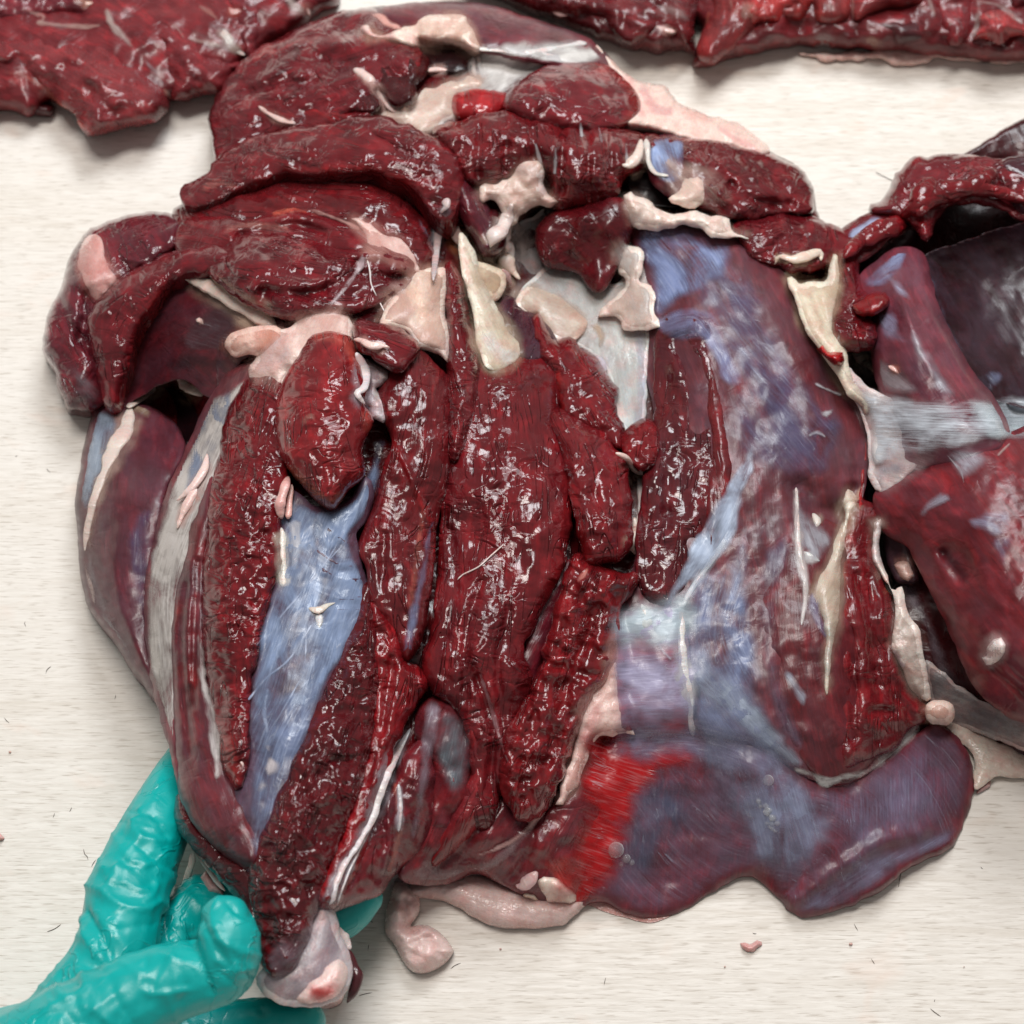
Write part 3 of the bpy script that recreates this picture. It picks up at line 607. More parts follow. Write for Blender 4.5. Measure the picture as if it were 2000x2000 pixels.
# --- the upper back
piece('muscle', F('398,205 440,130 520,75 620,30 700,15 760,40 800,100 780,150 720,160 680,210 600,240 500,260 420,312 405,300 398,250'), L, off=2, bulge=7, edge=10, we=40, ground=True,
      tint='58161c', gran=.75, fib=.2, ang=-30, lump=2.5, lumps=55, grain=.6, rag=3,
      ridges=[(T(1, 0, '0,640 250,480 500,380 700,320'), 12, 2.0), (T(1, 0, '300,440 500,430 640,500'), 22, -3.5), (T(1, 0, '-50,700 150,640 380,620 450,600'), 12, -3)],
      paints=[(T(1, 0, '180,340 450,300 700,290 800,270'), 10, '8d5a58', .6), (T(1, 0, '0,420 60,330 110,380'), 14, '8a3030', .7)])
piece('muscle', F('690,30 760,8 900,5 990,30 1080,60 1130,88 1195,165 1150,150 1100,135 1000,120 900,100 800,75'), L, off=1, bulge=5, edge=8, we=30, ground=True, tint='562026', gran=.15, fib=.5, film=.35,
      ang=20, lump=1.2, rag=2, grain=.15)
piece('muscle', T(1, 0, '740,360 880,300 1060,290 1200,380 1300,450 1280,560 1200,640 1180,780 1040,800 960,700 850,620 760,520'), L, off=0, bulge=5, edge=4, tint='36090d', gran=.35, fib=.3, ang=70, lump=2, lumps=40,
      ridges=[(T(1, 0, '1150,430 1190,560 1170,720'), 14, 2.5)])
piece('muscle', T(1, 0, '1290,360 1460,350 1600,400 1620,500 1480,540 1310,460'), L, off=-5, bulge=2, edge=3, tint='1d0a0d', gran=.2, fib=.3)
piece('muscle', T(1, 0, '430,560 640,530 760,600 860,680 920,800 840,850 700,820 560,740 450,680 420,620'), L, off=3, bulge=3, edge=6, we=12, thick=8, tint='3b0c11', gran=.4, fib=.3, ang=80)
piece('muscle', T(1, 0, '-100,720 150,640 380,650 450,740 560,810 700,830 860,850 760,900 560,930 300,960 100,980 -100,900'), L, off=3, bulge=4, edge=4, tint='561419', gran=.7, fib=.2, ang=20, lump=2, lumps=40,
      paints=[(T(1, 0, '380,770 550,880 680,860'), 9, '80151a', .7)])
tube('fat', T(1, 0, '20,800 100,860 200,910 300,930'), [4, 5, 7, 5], L, tint='c58c80', h=.4)
# white connective area on the back
film(F('905,95 1000,75 1130,88 1110,125 1000,150 965,175 900,200 850,225 810,245 760,225 730,220 790,185 830,160 900,130'), L, 'cfcac6', 1.3, 14, guide=F('1140,90 1000,110 880,170 740,230'), fib=.4, rag=4)
piece('fat', T(1, 0, '860,870 1050,830 1180,780 1290,680 1400,640 1550,580 1700,570 1720,640 1600,690 1490,750 1480,860 1380,920 1290,1000 1100,950 960,910'), L, 'fat', base='T', off=1, bulge=3, edge=2.5, tint='d6c6b4', fib=.5, ang=-35, lump=1.2, lumps=30, rag=4, step=4)
piece('fat', T(1, 0, '780,220 850,180 930,260 1080,230 1200,190 1280,130 1420,110 1560,110 1620,200 1700,380 1640,430 1560,380 1450,340 1300,350 1180,340 1080,310 960,290 860,280'), L, 'fat', base='T', off=2, bulge=6, edge=4, we=16,
      tint='dcbfa8', gran=.4, fib=.2, lump=1.5, lumps=30, rag=3, step=4, paints=[(T(1, 0, '780,200 850,270 1000,260'), 16, 'c0605a', .8), (T(1, 0, '1150,280 1250,320'), 12, 'cf8a78', .8)])
tube('tissue_strand', T(1, 0, '850,70 930,120 1010,190 1100,210'), [5, 8, 6], L, tint='cf8f84', h=.5)
for s, r in [('1680,370 1800,380 1932,390', 6), ('1680,420 1690,500 1740,600', 4), ('1640,430 1640,520 1660,580', 5)]:
    tube('tendon', T(1, 0, s), r, L, tint='d0cac8', h=.5)
tube('tendon', T(2, 0, '-60,390 100,400 300,370 560,320'), [6, 8, 7, 8], L, tint='cfcaca', h=.4)
tube('tendon', T(2, 0, '200,400 350,440 480,480'), [4, 5, 3], L, tint='c9c4c6', h=.4)
tube('fat', T(1, 0, '740,520 850,600 930,700 1000,790 1060,850'), [10, 8, 9, 8, 10], L, tint='c0958c', h=.5)
tube('fat', T(1, 0, '1280,540 1350,530 1460,530'), [6, 8, 5], L, tint='cfa398', h=.5)
piece('muscle', T(1, 0, '1470,760 1520,690 1620,670 1760,660 1880,680 1932,740 1880,840 1720,900 1560,920 1480,860'), L, base='T', off=0, bulge=5, edge=4, we=16, tint='8a2024', gran=.5, fib=.1, lump=1, step=4)
# --- right upper
piece('muscle', F('950,195 1000,142 1080,118 1140,122 1190,165 1203,207 1150,245 1050,240 980,220'), L, off=4, bulge=8, edge=8, we=30, thick=12, tint='5e1a20', gran=.5, fib=.3, ang=20, lump=2, lumps=40, grain=.4,
      paints=[(F('1120,120 1180,150 1200,205 1170,240'), 16, '8a2a26', .7)])
piece('fat', F('1125,85 1175,130 1205,155 1258,160 1278,192 1340,215 1415,245 1450,285 1440,295 1350,272 1290,262 1215,240 1165,232 1205,205 1190,165 1150,128'), L, 'fat', base='B', off=2, bulge=4, edge=5, we=18, thick=12, ground=True,
      tint='ddb5a2', gran=.4, fib=.2, ang=25, lump=1.6, lumps=35, rag=4, step=4,
      paints=[(F('1215,170 1235,205 1260,210'), 12, 'b3403c', .8), (F('1180,150 1210,215'), 12, 'd06f62', .7), (F('1360,245 1400,268 1430,285'), 8, 'c05a50', .8), (F('1300,215 1330,220'), 14, 'd07a60', .6)])
piece('muscle', F('820,250 880,228 960,212 1050,230 1140,238 1215,262 1215,310 1175,335 1160,372 1090,388 1050,395 1032,330 990,318 940,345 880,350 850,300'), L, off=4, bulge=9, edge=9, we=35, thick=16,
      tint='571519', gran=.8, fib=.25, ang=85, lump=2, lumps=40, grain=.7, rag=3,
      ridges=[(F('905,240 900,330'), 7, -2.4), (F('960,225 950,320'), 7, -2.2), (F('1005,230 1010,320'), 7, -2.5), (F('1060,235 1060,385'), 8, -2.5), (F('1110,240 1110,380'), 8, -2.4), (F('1155,250 1150,370'), 7, -2.2)])
for s in ['1010,270 1018,300 1022,325', '1047,265 1048,300 1046,330', '1095,230 1098,260', '1130,240 1136,270', '1180,270 1183,295 1185,310']:
    tube('tissue_strand', F(s), [1.5, 3, 3.5], L, tint='b9b4b8', h=.4)
piece('muscle', F('1205,258 1290,258 1370,265 1450,290 1510,320 1533,360 1532,402 1480,408 1400,418 1330,400 1270,345'), L, off=3, bulge=8, edge=10, we=35, ground=True, tint='561419', gran=.8, fib=.2, ang=50, lump=2.5, lumps=40, grain=.7,
      ridges=[(F('1400,300 1440,330 1500,370'), 8, -2), (F('1380,350 1430,380 1490,385'), 9, -2.5), (F('1360,275 1420,280'), 7, 1.5)])
piece('muscle', F('1190,335 1230,330 1270,340 1310,370 1290,385 1240,385 1200,372'), L, off=-6, bulge=0, edge=0, tint='12070a', gran=.1, thick=2)  # near-black patch standing in for the shade in this gap
piece('muscle', F('1225,265 1290,262 1290,320 1300,360 1270,372 1240,350 1222,310'), L, off=3, bulge=6, edge=6, we=18, thick=8, tint='4a1c26', gran=.2, fib=.5, ang=80, step=4)
film(F('1228,268 1285,265 1288,310 1280,345 1250,345 1228,310'), L, '8fa0c8', 1.2, 9, 80)
piece('fat', T(2, 0, '1270,1230 1400,1225 1520,1230 1570,1290 1600,1400 1590,1540 1540,1565 1480,1550 1470,1500 1380,1570 1260,1540 1190,1500 1280,1430 1300,1320'), L, 'fat', off=6, bulge=5, edge=5, we=18, thick=8, tint='d8bfa8', gran=.4, fib=.15, lump=1.4, lumps=28, step=4, halo=False,
      ridges=[(T(2, 0, '1470,1360 1475,1500'), 6, -3)])
tube('fat', T(2, 0, '970,1080 960,1160 930,1230 870,1280 830,1270'), [7, 9, 12, 12, 7], L, tint='c3aa98', off=2)
tube('tendon', T(2, 0, '1010,1060 1020,1150 1030,1240 1080,1320 1180,1340'), [6, 6, 5, 5, 4], L, tint='b9b0a4', off=1)
piece('muscle', F('1385,425 1440,408 1540,412 1578,440 1572,482 1535,505 1470,505 1420,482'), L, off=3, bulge=6, edge=8, we=25, thick=14, tint='551218', gran=.9, fib=.1, lump=2, lumps=30, grain=1, rag=5, step=4)
piece('muscle', F('1560,425 1600,440 1640,440 1640,470 1600,500 1575,540 1565,500'), L, off=3, bulge=4, edge=5, tint='5a1218', gran=.8, rag=5, step=4)
tube('fat', F('1460,502 1470,488 1495,494 1515,490 1545,480 1548,495'), [6, 7, 9, 11, 8, 5], L, tint='cdb498', off=1)
# --- mid-left flaps
piece('muscle', F('330,405 400,365 500,345 600,340 690,348 770,385 810,440 815,500 790,525 740,475 680,440 600,425 500,415 420,425 350,455'), L, off=0, bulge=6, edge=6, we=25, thick=10, tint='541519', gran=.65, fib=.2, ang=10, lump=2, lumps=45, grain=.5)
piece('muscle', F('690,345 740,340 790,390 830,440 835,500 800,480 770,420 730,380'), L, off=-8, bulge=0, edge=2, tint='150609', gran=.1)  # no separate muscle: near-black tint paints the shadow gap under the flap
piece('muscle', F('345,358 362,345 400,328 412,300 500,255 600,238 700,222 770,240 830,270 862,310 868,362 850,412 815,395 775,352 700,322 600,328 540,322 470,348 400,378 352,385'), L, off=9, bulge=3.5, edge=4, we=14, thick=10, skirt=.1,
      tint='58161b', gran=.75, fib=.2, ang=15, lump=1.6, lumps=45, grain=.55, rag=3, ridges=[(F('345,360 370,385'), 8, -2), (F('700,255 760,285 790,300'), 7, -1.5)],
      paints=[(F('540,318 600,322 700,318 770,345'), 9, '7c1a1e', .8), (F('385,355 410,345 440,350'), 6, 'a05a52', .7)])
piece('muscle', F('340,478 335,440 365,412 430,408 470,420 545,395 580,400 640,420 690,440 720,480 700,510 660,480 560,455 480,455 400,478'), L, off=4, bulge=4, edge=6, we=18, thick=8, tint='571319', gran=.35, fib=.3, ang=10, lump=1.5, lumps=40,
      ridges=[(F('450,445 520,430 560,425 610,440'), 10, -4)], paints=[(F('520,400 560,393 600,400'), 7, 'b05a48', .7), (F('430,432 480,425 540,430'), 7, '8a5a52', .6)])
piece('muscle', F('470,425 545,412 590,425 640,450 610,462 560,452 480,450'), L, off=1, bulge=0, edge=1, tint='2a1014', gran=.2, film=.4, thick=2)  # thin dark sheet painting the shadow of the flap
tube('fascia_seam', F('545,400 590,398 640,415 680,432'), [2, 3, 4, 4], L, tint='b98c84')
# roll at the left with its dark inner face
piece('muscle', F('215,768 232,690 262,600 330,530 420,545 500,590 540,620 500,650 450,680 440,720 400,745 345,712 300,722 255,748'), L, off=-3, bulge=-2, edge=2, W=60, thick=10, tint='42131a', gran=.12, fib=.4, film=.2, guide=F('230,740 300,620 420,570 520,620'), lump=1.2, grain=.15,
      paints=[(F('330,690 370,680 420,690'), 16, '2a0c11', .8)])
piece('muscle', F('172,600 220,538 300,490 400,462 440,480 400,505 345,515 300,550 262,610 240,690 222,765 200,750 185,690'), L, off=6, bulge=4, edge=5, we=18, thick=14, skirt=.2, tint='57171d', gran=.8, fib=.2, guide=F('210,760 210,620 300,530 440,470'), lump=1.5, lumps=40, grain=.6, rag=3,
      paints=[(F('225,760 245,690 265,610 310,545'), 8, '741418', .8)])
piece('muscle', F('390,505 410,470 480,440 560,445 640,470 700,455 760,475 788,505 770,540 720,565 660,590 600,592 540,600 480,575 420,540'), L, off=6, bulge=6, edge=7, we=24, thick=14, tint='541319', gran=.75, fib=.25, ang=15, lump=2.4, lumps=45, grain=.7, rag=3,
      ridges=[(F('500,545 580,555 680,520 760,525'), 10, -3), (F('620,500 680,480 760,490'), 9, 1.5)])
piece('muscle', T(1, 1, '400,420 650,320 980,280 1000,360 940,520 760,540 700,470 560,400'), L, off=-1, bulge=2, edge=3, tint='330a0e', gran=.6, fib=.6, ang=10, lump=1.2)
tube('tendon', F('336,521 370,532 410,552 450,578 490,602 522,622'), [12, 16, 16, 18, 20, 18], L, tint='d0b29c', h=.7, off=1)
piece('fat', F('426,655 435,628 470,618 520,615 545,640 510,672 470,668 445,675'), L, 'fat', off=4, bulge=5, edge=4, tint='d89a80', gran=.4, fib=.2, lump=1.5, lumps=25, step=4)
tube('fat', F('370,603 380,606 385,612'), [4, 6, 4], L, tint='c99a8c', jit=.5)
film(F('345,640 360,600 400,580 440,590 450,640 410,660 360,660'), L, '5a4048', .6, 14, 20)
tube('tissue_strand', T(1, 1, '840,-40 800,40 760,120 680,230 560,370'), [3, 6, 5, 4, 3], L, tint='b7a0a4')
# --- fat in the middle
piece('fat', T(1, 0, '700,1640 760,1640 860,1700 960,1770 1060,1800 1170,1900 1230,2050 1180,2060 1080,1990 900,1960 820,1932 830,1830 800,1740'), L, 'fat', off=6, bulge=3, edge=4, we=14, thick=6, tint='d4a69a', gran=.4, fib=.3, ang=40, lump=1.2, lumps=26, rag=3, step=4)
piece('fat', T(1, 1, '930,510 1000,350 1130,230 1180,120 1260,110 1330,80 1440,100 1420,300 1440,480 1480,640 1470,720 1440,790 1380,740 1230,700 1180,620 1130,570 1000,550'), L, 'fat', off=5, bulge=7, edge=6, we=24, thick=10,
      tint='dcc2ac', gran=.3, fib=.25, ang=100, lump=1.6, lumps=38, rag=3, step=4, paints=[(T(1, 1, '1150,700 1250,600 1380,640 1440,720'), 26, 'b9aaa6', .7), (T(1, 1, '1130,250 1200,300 1250,420'), 20, 'dfb48c', .7)])
# hanging stretched tissue
tube('tendon', F('845,385 835,420 828,450 822,500 818,540'), [14, 10, 8, 7, 4], L, tint='8d7078', h=.5, off=3, fib=1)
tube('tendon', F('812,395 815,420 822,450 824,480'), [12, 12, 8, 5], L, tint='8c8ca0', h=.5, off=2, fib=1)
piece('muscle', F('855,330 880,340 905,370 930,420 940,460 915,480 890,440 868,400'), L, off=4, bulge=6, edge=6, we=20, tint='4c161e', gran=.4, fib=.4, ang=70, film=.3, step=4)
piece('muscle', F('905,410 935,400 955,430 945,470 920,480 900,450'), L, off=3, bulge=6, edge=5, we=16, tint='3f1016', gran=.4, step=4)
# --- cavity
piece('fascia', F('960,470 985,420 1040,395 1060,440 1040,500 1010,520 985,500'), L, 'fat', off=-6, bulge=-2, edge=0, tint='77787a', fib=.3, thick=3)
piece('muscle', F('1030,395 1100,380 1180,360 1200,385 1180,420 1120,415 1060,415'), L, off=-4, bulge=0, edge=1, tint='0c0507', gran=.1, thick=3)  # near-black filler, deep shade of the gap painted as colour
piece('fascia', F('975,565 1010,520 1060,495 1120,520 1165,535 1200,490 1225,520 1225,600 1222,700 1215,800 1190,830 1165,790 1150,720 1110,665 1040,640 990,600'), L, 'fat', off=-1, bulge=3, edge=3, thick=8, tint='a9b5b2', gran=.3, fib=.4, guide=F('1080,480 1150,620 1200,840'), lump=.8, grain=.1, step=5,
      paints=[(F('1205,620 1212,720 1205,800'), 13, '55709a', .8), (F('1180,700 1185,800'), 12, '9fbcc4', .6)])
piece('muscle', F('1012,452 1040,405 1100,392 1170,378 1192,420 1172,480 1130,548 1090,512 1035,500'), L, off=6, bulge=7, edge=8, we=28, thick=14, tint='4a0f15', gran=.35, fib=.3, ang=60, lump=1.5, rag=2, ridges=[(F('1100,400 1090,470'), 14, 2)])
piece('fat', T(2, 1, '20,370 80,260 150,225 280,280 400,330 500,420 570,500 520,600 480,640 340,640 290,590 200,430 100,450'), L, 'fat', off=2, bulge=3, edge=3, we=16, thick=6, tint='c2b49e', gran=.3, fib=.4, ang=40, lump=1, rag=2, step=4,
      paints=[(T(2, 1, '500,440 560,520 500,610'), 12, 'c98c6c', .8), (T(2, 1, '280,400 350,500 350,600'), 24, 'aeaca2', .6)])
tube('tendon', T(2, 1, '600,520 660,560 680,620 660,700'), [6, 5, 4, 3], L, tint='b59a82')
piece('fat', T(2, 1, '760,-80 980,-60 990,100 960,200 1060,210 1080,400 1120,540 1060,560 950,560 830,570 830,490 780,450 650,460 680,400 860,240 870,180 790,90'), L, 'fat', off=4, bulge=3, edge=3, we=12, thick=5, tint='cfc0b0', gran=.4, fib=.4, ang=80, lump=1, lumps=24, rag=4, step=4)
piece('fat', T(2, 0, '850,1480 900,1450 1000,1490 1080,1560 1180,1600 1300,1600 1390,1590 1500,1640 1640,1650 1660,1720 1720,1760 1780,1800 1640,1800 1500,1800 1450,1720 1300,1700 1150,1720 1050,1740 920,1700 860,1600'), L, 'fat', off=6, bulge=4, edge=4, we=16, thick=8,
      tint='d3c1b0', gran=.4, fib=.3, ang=20, lump=1.5, lumps=24, rag=4, step=4)
piece('fat', T(1, 0, '1690,1410 1780,1380 1900,1360 1990,1240 2120,1220 2170,1300 2190,1420 2270,1520 2220,1560 2080,1580 2000,1640 1932,1700 1840,1580 1780,1500 1710,1530'), L, 'fat', off=7, bulge=4, edge=4, we=14, thick=6, tint='cdb3a0', gran=.4, fib=.4, ang=-20, lump=1.6, lumps=26, rag=4, step=4,
      paints=[(T(1, 0, '1990,1280 2100,1300 2150,1420'), 20, 'a48c8a', .7)])
tube('fat', T(1, 0, '1930,1580 1900,1680 1850,1780 1780,1850 1740,1950'), [10, 14, 16, 14, 10], L, tint='bda9a2', off=3)
tube('fat', T(1, 0, '1932,1700 1880,1800 1900,1900 1932,1990'), [8, 12, 14, 12], L, tint='c4b4ac', off=2)
tube('tendon', T(1, 0, '1450,1640 1470,1750 1530,1850 1600,1932'), [8, 14, 12, 10], L, tint='b4623c', off=4)
piece('fat', T(1, 1, '1560,-20 1660,30 1760,70 1870,110 1890,220 1830,330 1790,350 1700,270 1620,240 1580,180'), L, 'fat', off=4, bulge=4, edge=4, tint='cdb78c', gran=.4, fib=.4, ang=40, film=.3, lump=1.4, lumps=24, step=4, paints=[(T(1, 1, '1580,160 1680,190'), 14, 'd0783c', .7)])
tube('blood_vessel', F('948,515 958,530 965,545'), [6, 9, 6], L, tint='8a1a18', off=2)
tube('fat', T(2, 1, '-60,-20 -40,80 20,160 60,200'), [12, 14, 14, 8], L, tint='d3bda2', off=2)
# torn white tissue round the hollow
for o_, t_, d_ in [('955,430 1000,415 1010,470 985,520 960,500', 'b9aaa4', 1.0), ('1150,470 1230,440 1250,520 1235,610 1180,600 1165,540', 'c9c4c0', .9), ('880,430 920,440 960,500 985,560 940,580 905,530', 'cdb8a4', .8),
                   ('1180,400 1260,410 1340,430 1370,460 1290,450 1210,450', 'c4b8b4', .9), ('700,560 760,520 800,560 780,640 730,640', 'cfa9a0', .7), ('1240,280 1300,300 1370,330 1380,390 1320,400 1260,370', 'c9aca0', .7)]:
    film(F(o_), L, t_, d_, 26, 60, fib=.6, name='connective_tissue', rag=6)
# --- centre strips and big centre muscle
piece('muscle', F('930,600 955,562 985,580 1010,592 1045,625 1055,665 1000,690 950,660'), L, off=2, bulge=6, edge=6, we=24, tint='3a1a22', gran=.35, fib=.2, film=.35, lump=1.5, lumps=35)
piece('muscle', F('850,870 872,790 890,700 950,670 1000,655 1050,650 1062,720 1058,790 1068,850 1076,930 1074,1000 1055,1080 1015,1160 985,1230 1000,1290 965,1390 945,1480 925,1560 885,1545 892,1420 862,1330 822,1305 800,1250 820,1180 830,1050 838,950'), L, off=3, bulge=5.5, edge=7, we=40, W=90, thick=16,
      tint='571419', gran=.75, fib=.45, guide=F('930,640 945,900 930,1150 900,1350 930,1580'), lump=1.8, lumps=60, grain=.6, rag=3,
      ridges=[(F('905,1100 880,1200 880,1320'), 10, -2), (F('900,1280 930,1380 920,1500'), 9, -3), (F('960,1150 940,1260 950,1380'), 9, -2.2), (F('840,900 835,1000 825,1150'), 8, -2), (F('850,1000 860,1120 840,1200'), 8, -1.5)],
      paints=[(F('1070,900 1070,1000 1040,1100'), 16, '6e1418', .6), (F('830,1040 820,1180 800,1290'), 10, '7a161a', .6)])
piece('muscle', F('843,500 868,520 880,580 893,640 905,700 890,790 872,850 852,868 846,760 846,620'), L, off=5, bulge=6, edge=7, we=20, thick=12, tint='571419', gran=.9, fib=.1, ang=85, lump=1.5, lumps=30, grain=.8, step=4)
piece('fat', F('868,440 892,470 912,520 935,570 962,625 985,660 965,690 930,700 905,668 892,610 884,560 870,510'), L, 'fat', off=6, bulge=4, edge=4, we=12, thick=6, tint='cdc6a8', gran=.3, fib=.7, ang=65, lump=1, step=4, rag=2,
      paints=[(F('920,640 945,670 970,670'), 18, 'b5b6b8', .8), (F('872,470 885,530'), 8, 'c06a3c', .7), (F('905,650 908,690'), 6, 'a8281c', .8)])
piece('muscle', T(2, 1, '150,470 200,440 300,640 430,620 520,720 640,800 720,920 775,1000 755,1080 790,1200 835,1310 835,1460 780,1450 700,1360 620,1300 520,1270 400,1210 370,1160 340,920 280,850 200,700'), L, off=6, bulge=6, edge=8, we=24, thick=12, tint='5c1318', gran=.8, fib=.2, ang=60, lump=1.8, lumps=36, grain=.9, rag=3, step=4,
      paints=[(T(2, 1, '340,900 360,1100 390,1190'), 8, '8a1a1a', .8)])
piece('fascia', T(2, 1, '525,725 600,735 690,770 722,850 705,890 640,810'), L, 'fat', base='T', off=-.5, bulge=1, edge=1, tint='a9a2b8', fib=.3, step=4, thick=2)
piece('muscle', T(2, 1, '290,1190 400,1190 520,1270 620,1300 700,1360 770,1460 830,1560 870,1700 890,1932 880,2200 760,2300 560,2300 480,1932 430,1750 370,1450 305,1290'), L, off=7, bulge=7, edge=9, we=28, thick=14, tint='5d1419', gran=.65, fib=.4, guide=T(2, 1, '400,1100 600,1600 680,2300'), lump=1.8, lumps=40, grain=.7, rag=3, step=4,
      ridges=[(T(2, 1, '580,1450 620,1700 640,2000'), 9, -1.8)], paints=[(T(2, 1, '430,1700 500,1950 560,2250'), 10, '7a1418', .7)])
piece('muscle', F('1085,1050 1150,1080 1200,1085 1190,1120 1165,1150 1155,1260 1105,1330 1085,1400 1055,1470 1015,1535 970,1540 945,1445 962,1380 1012,1280 1050,1150'), L, off=6, bulge=6, edge=8, we=22, thick=14, tint='631519', gran=.55, fib=.2, guide=F('1140,1060 1080,1250 1000,1450 980,1560'), lump=2.8, lumps=30, grain=.7, rag=4, step=4,
      ridges=[(F('1130,1150 1090,1240 1060,1330 1030,1440'), 14, -3.5), (F('1060,1140 1020,1290 970,1400'), 10, 2)])
piece('muscle', F('1055,1080 1085,1060 1050,1150 1010,1270 975,1350 960,1330 990,1240 1015,1160'), L, off=-2, bulge=1, edge=2, tint='47101a', gran=.15, fib=1, ang=115, step=4)
tube('tissue_strand', F('1090,1100 1100,1085 1110,1070'), [5, 5, 2], L, tint='c4756a', off=2)
tube('fat', F('1160,870 1180,880 1195,900 1215,900 1232,880 1228,870'), [6, 8, 9, 12, 13, 6], L, tint='c9a294', off=5, h=.7)
piece('muscle', F('1175,830 1200,800 1225,795 1240,820 1235,860 1215,885 1190,870'), L, off=6, bulge=5, edge=5, we=14, tint='5c1015', gran=.8, lump=1.5, lumps=22, step=4)
tube('tendon', F('1205,905 1215,930 1212,970 1200,1010 1190,1040'), [12, 14, 12, 10, 6], L, tint='b9adaa', off=1, h=.5)
tube('fat', F('1195,985 1200,1010 1190,1035 1200,1055'), [7, 9, 12, 6], L, tint='d6b9a4', off=3, filmv=.8)
# --- shank: pale skin, muscles, oval, blue fascia
LEG = dict(thick=24)
piece('muscle', F('440,700 480,690 470,760 440,830 405,930 395,1000 355,1100 335,1250 335,1400 350,1530 320,1400 295,1310 278,1200 282,1080 312,950 350,860 395,760'), L, off=0, bulge=3, edge=5, we=25, thick=22, tint='5a2c30', gran=.12, fib=.8, film=.3, guide=F('450,690 340,950 290,1150 330,1500'), lump=1, step=5)
film(F('430,740 470,720 440,830 402,930 392,1000 350,1100 335,1250 335,1400 345,1500 320,1400 293,1310 276,1200 281,1080 312,950 350,860 390,765'), L, 'b5ada8', 1.5, 9, guide=F('450,690 340,950 290,1150 330,1500'), fib=.8)
film(F('380,780 440,730 430,810 390,900 350,960 355,880'), L, '75829c', .9, 14, guide=F('440,720 350,960'))
piece('muscle', F('400,905 385,1100 385,1250 412,1400 435,1480 490,1600 480,1640 425,1610 375,1560 345,1500 335,1400 325,1200 348,1050 380,960'), L, off=3, bulge=4, edge=6, we=24, tint='51191d', gran=.15, fib=.7, film=.35, guide=F('395,900 355,1150 370,1400 450,1620'), lump=1, **LEG,
      ridges=[(F('352,1100 340,1200 348,1300 358,1420'), 8, -2), (F('375,1060 368,1200 365,1330'), 8, -2)], paints=[(F('370,1120 360,1240 372,1330 368,1400'), 9, '6a1216', .8), (F('335,1130 330,1230'), 5, '6a1216', .8)])
piece('muscle', F('340,1500 375,1555 425,1605 480,1640 490,1720 485,1790 450,1695 385,1625 340,1565 333,1530'), L, off=-3, bulge=4, edge=6, we=20, tint='421015', gran=.8, fib=.1, thick=12, lump=1.5)
piece('muscle', F('436,770 470,715 500,705 522,725 525,800 540,880 548,930 527,985 532,1050 512,1120 492,1200 472,1290 467,1370 468,1410 455,1482 432,1475 402,1350 385,1200 388,1050 405,900'), L, off=6, bulge=4, edge=8, we=28, tint='590f15', gran=1.0, fib=.1, guide=F('500,700 440,950 425,1200 450,1480'), lump=1.6, lumps=45, grain=.9, aniso=1.6, rag=3, step=4, **LEG,
      paints=[(F('440,770 415,900 400,1050 392,1200 410,1350'), 10, '6a2a2c', .7), (F('430,1400 445,1470'), 22, '83201f', .7)])
tube('fascia_seam', F('375,1195 380,1240 382,1280 395,1330 405,1400 412,1455 405,1470'), [4, 7, 8, 7, 8, 7, 4], L, tint='d5ccca', h=.45, off=.5)
tube('fat', F('455,1440 462,1450 465,1465'), [6, 9, 8], L, tint='b4685c', off=1)
piece('muscle', F('545,930 600,960 660,945 690,905 700,935 690,980 668,1010 680,1065 692,1110 695,1180 670,1215 640,1260 625,1275 600,1360 580,1420 550,1490 520,1580 490,1650 470,1640 455,1560 440,1500 465,1440 470,1330 490,1200 512,1120 532,1050 527,985'), L, off=3, bulge=1.5, edge=4, we=26, tint='3c2230', gran=.12, fib=.6, film=.9, guide=F('690,830 600,1050 520,1300 470,1600'), lump=1, step=5, **LEG,
      ridges=[(F('620,1000 660,1025 690,1020'), 5, 1.2), (F('600,1040 640,1065 680,1065'), 5, 1.2), (F('610,1075 650,1095 690,1090'), 5, 1.2), (F('590,1110 640,1130 690,1125'), 5, 1.2), (F('600,1150 640,1150 680,1150'), 5, 1.0)])
film(F('545,935 600,965 660,950 692,885 708,835 726,825 718,890 696,970 664,1010 674,1065 688,1105 688,1170 640,1250 590,1330 540,1330 480,1330 492,1200 514,1120 534,1050 530,985'), L, '7c8cab', 1.2, 12, guide=F('690,830 600,1050 520,1300 470,1600'), fib=.5)
film(F('480,1310 560,1300 620,1260 590,1370 540,1490 490,1620 470,1560 470,1420'), L, '74809f', 1.0, 18, guide=F('640,1200 530,1400 470,1620'), fib=.9)
tube('tendon', T(1, 2, '190,120 190,250 200,420 215,570'), [8, 9, 8, 9], L, tint='cfc4b4', off=0)
tube('tendon', T(1, 2, '290,60 300,200 290,440'), [6, 6, 5], L, tint='b9b8c0', off=0, h=.4)
tube('tendon', T(1, 2, '400,730 470,750 540,710 600,690'), [8, 10, 6, 3], L, tint='cdb9a4', off=.5)
tube('tendon', T(1, 2, '470,760 480,830 470,900'), [8, 7, 3], L, tint='b5b4bc', off=.3, h=.4)
for s, r in [('720,30 560,330 380,560 0,1010', 2.2), ('680,220 420,520 200,860', 1.6), ('420,850 250,1110 80,1250 -60,1420', 3), ('380,920 370,1150', 1.6), ('330,1270 200,1500 70,1700', 1.8), ('90,1330 60,1500 80,1640 60,1720', 5)]:
    tube('tissue_strand', T(1, 2, s), [r * .7, r, r * .6], L, tint='a7b2cc', h=.5)
for s in ['60,1770 100,1790 120,1760', '100,1850 130,1900 90,1990', '40,2010 60,2060 20,2110', '20,2160 50,2240 10,2300']:
    tube('fascia_seam', T(1, 2, s), [6, 11, 7], L, tint='cdc2c4')
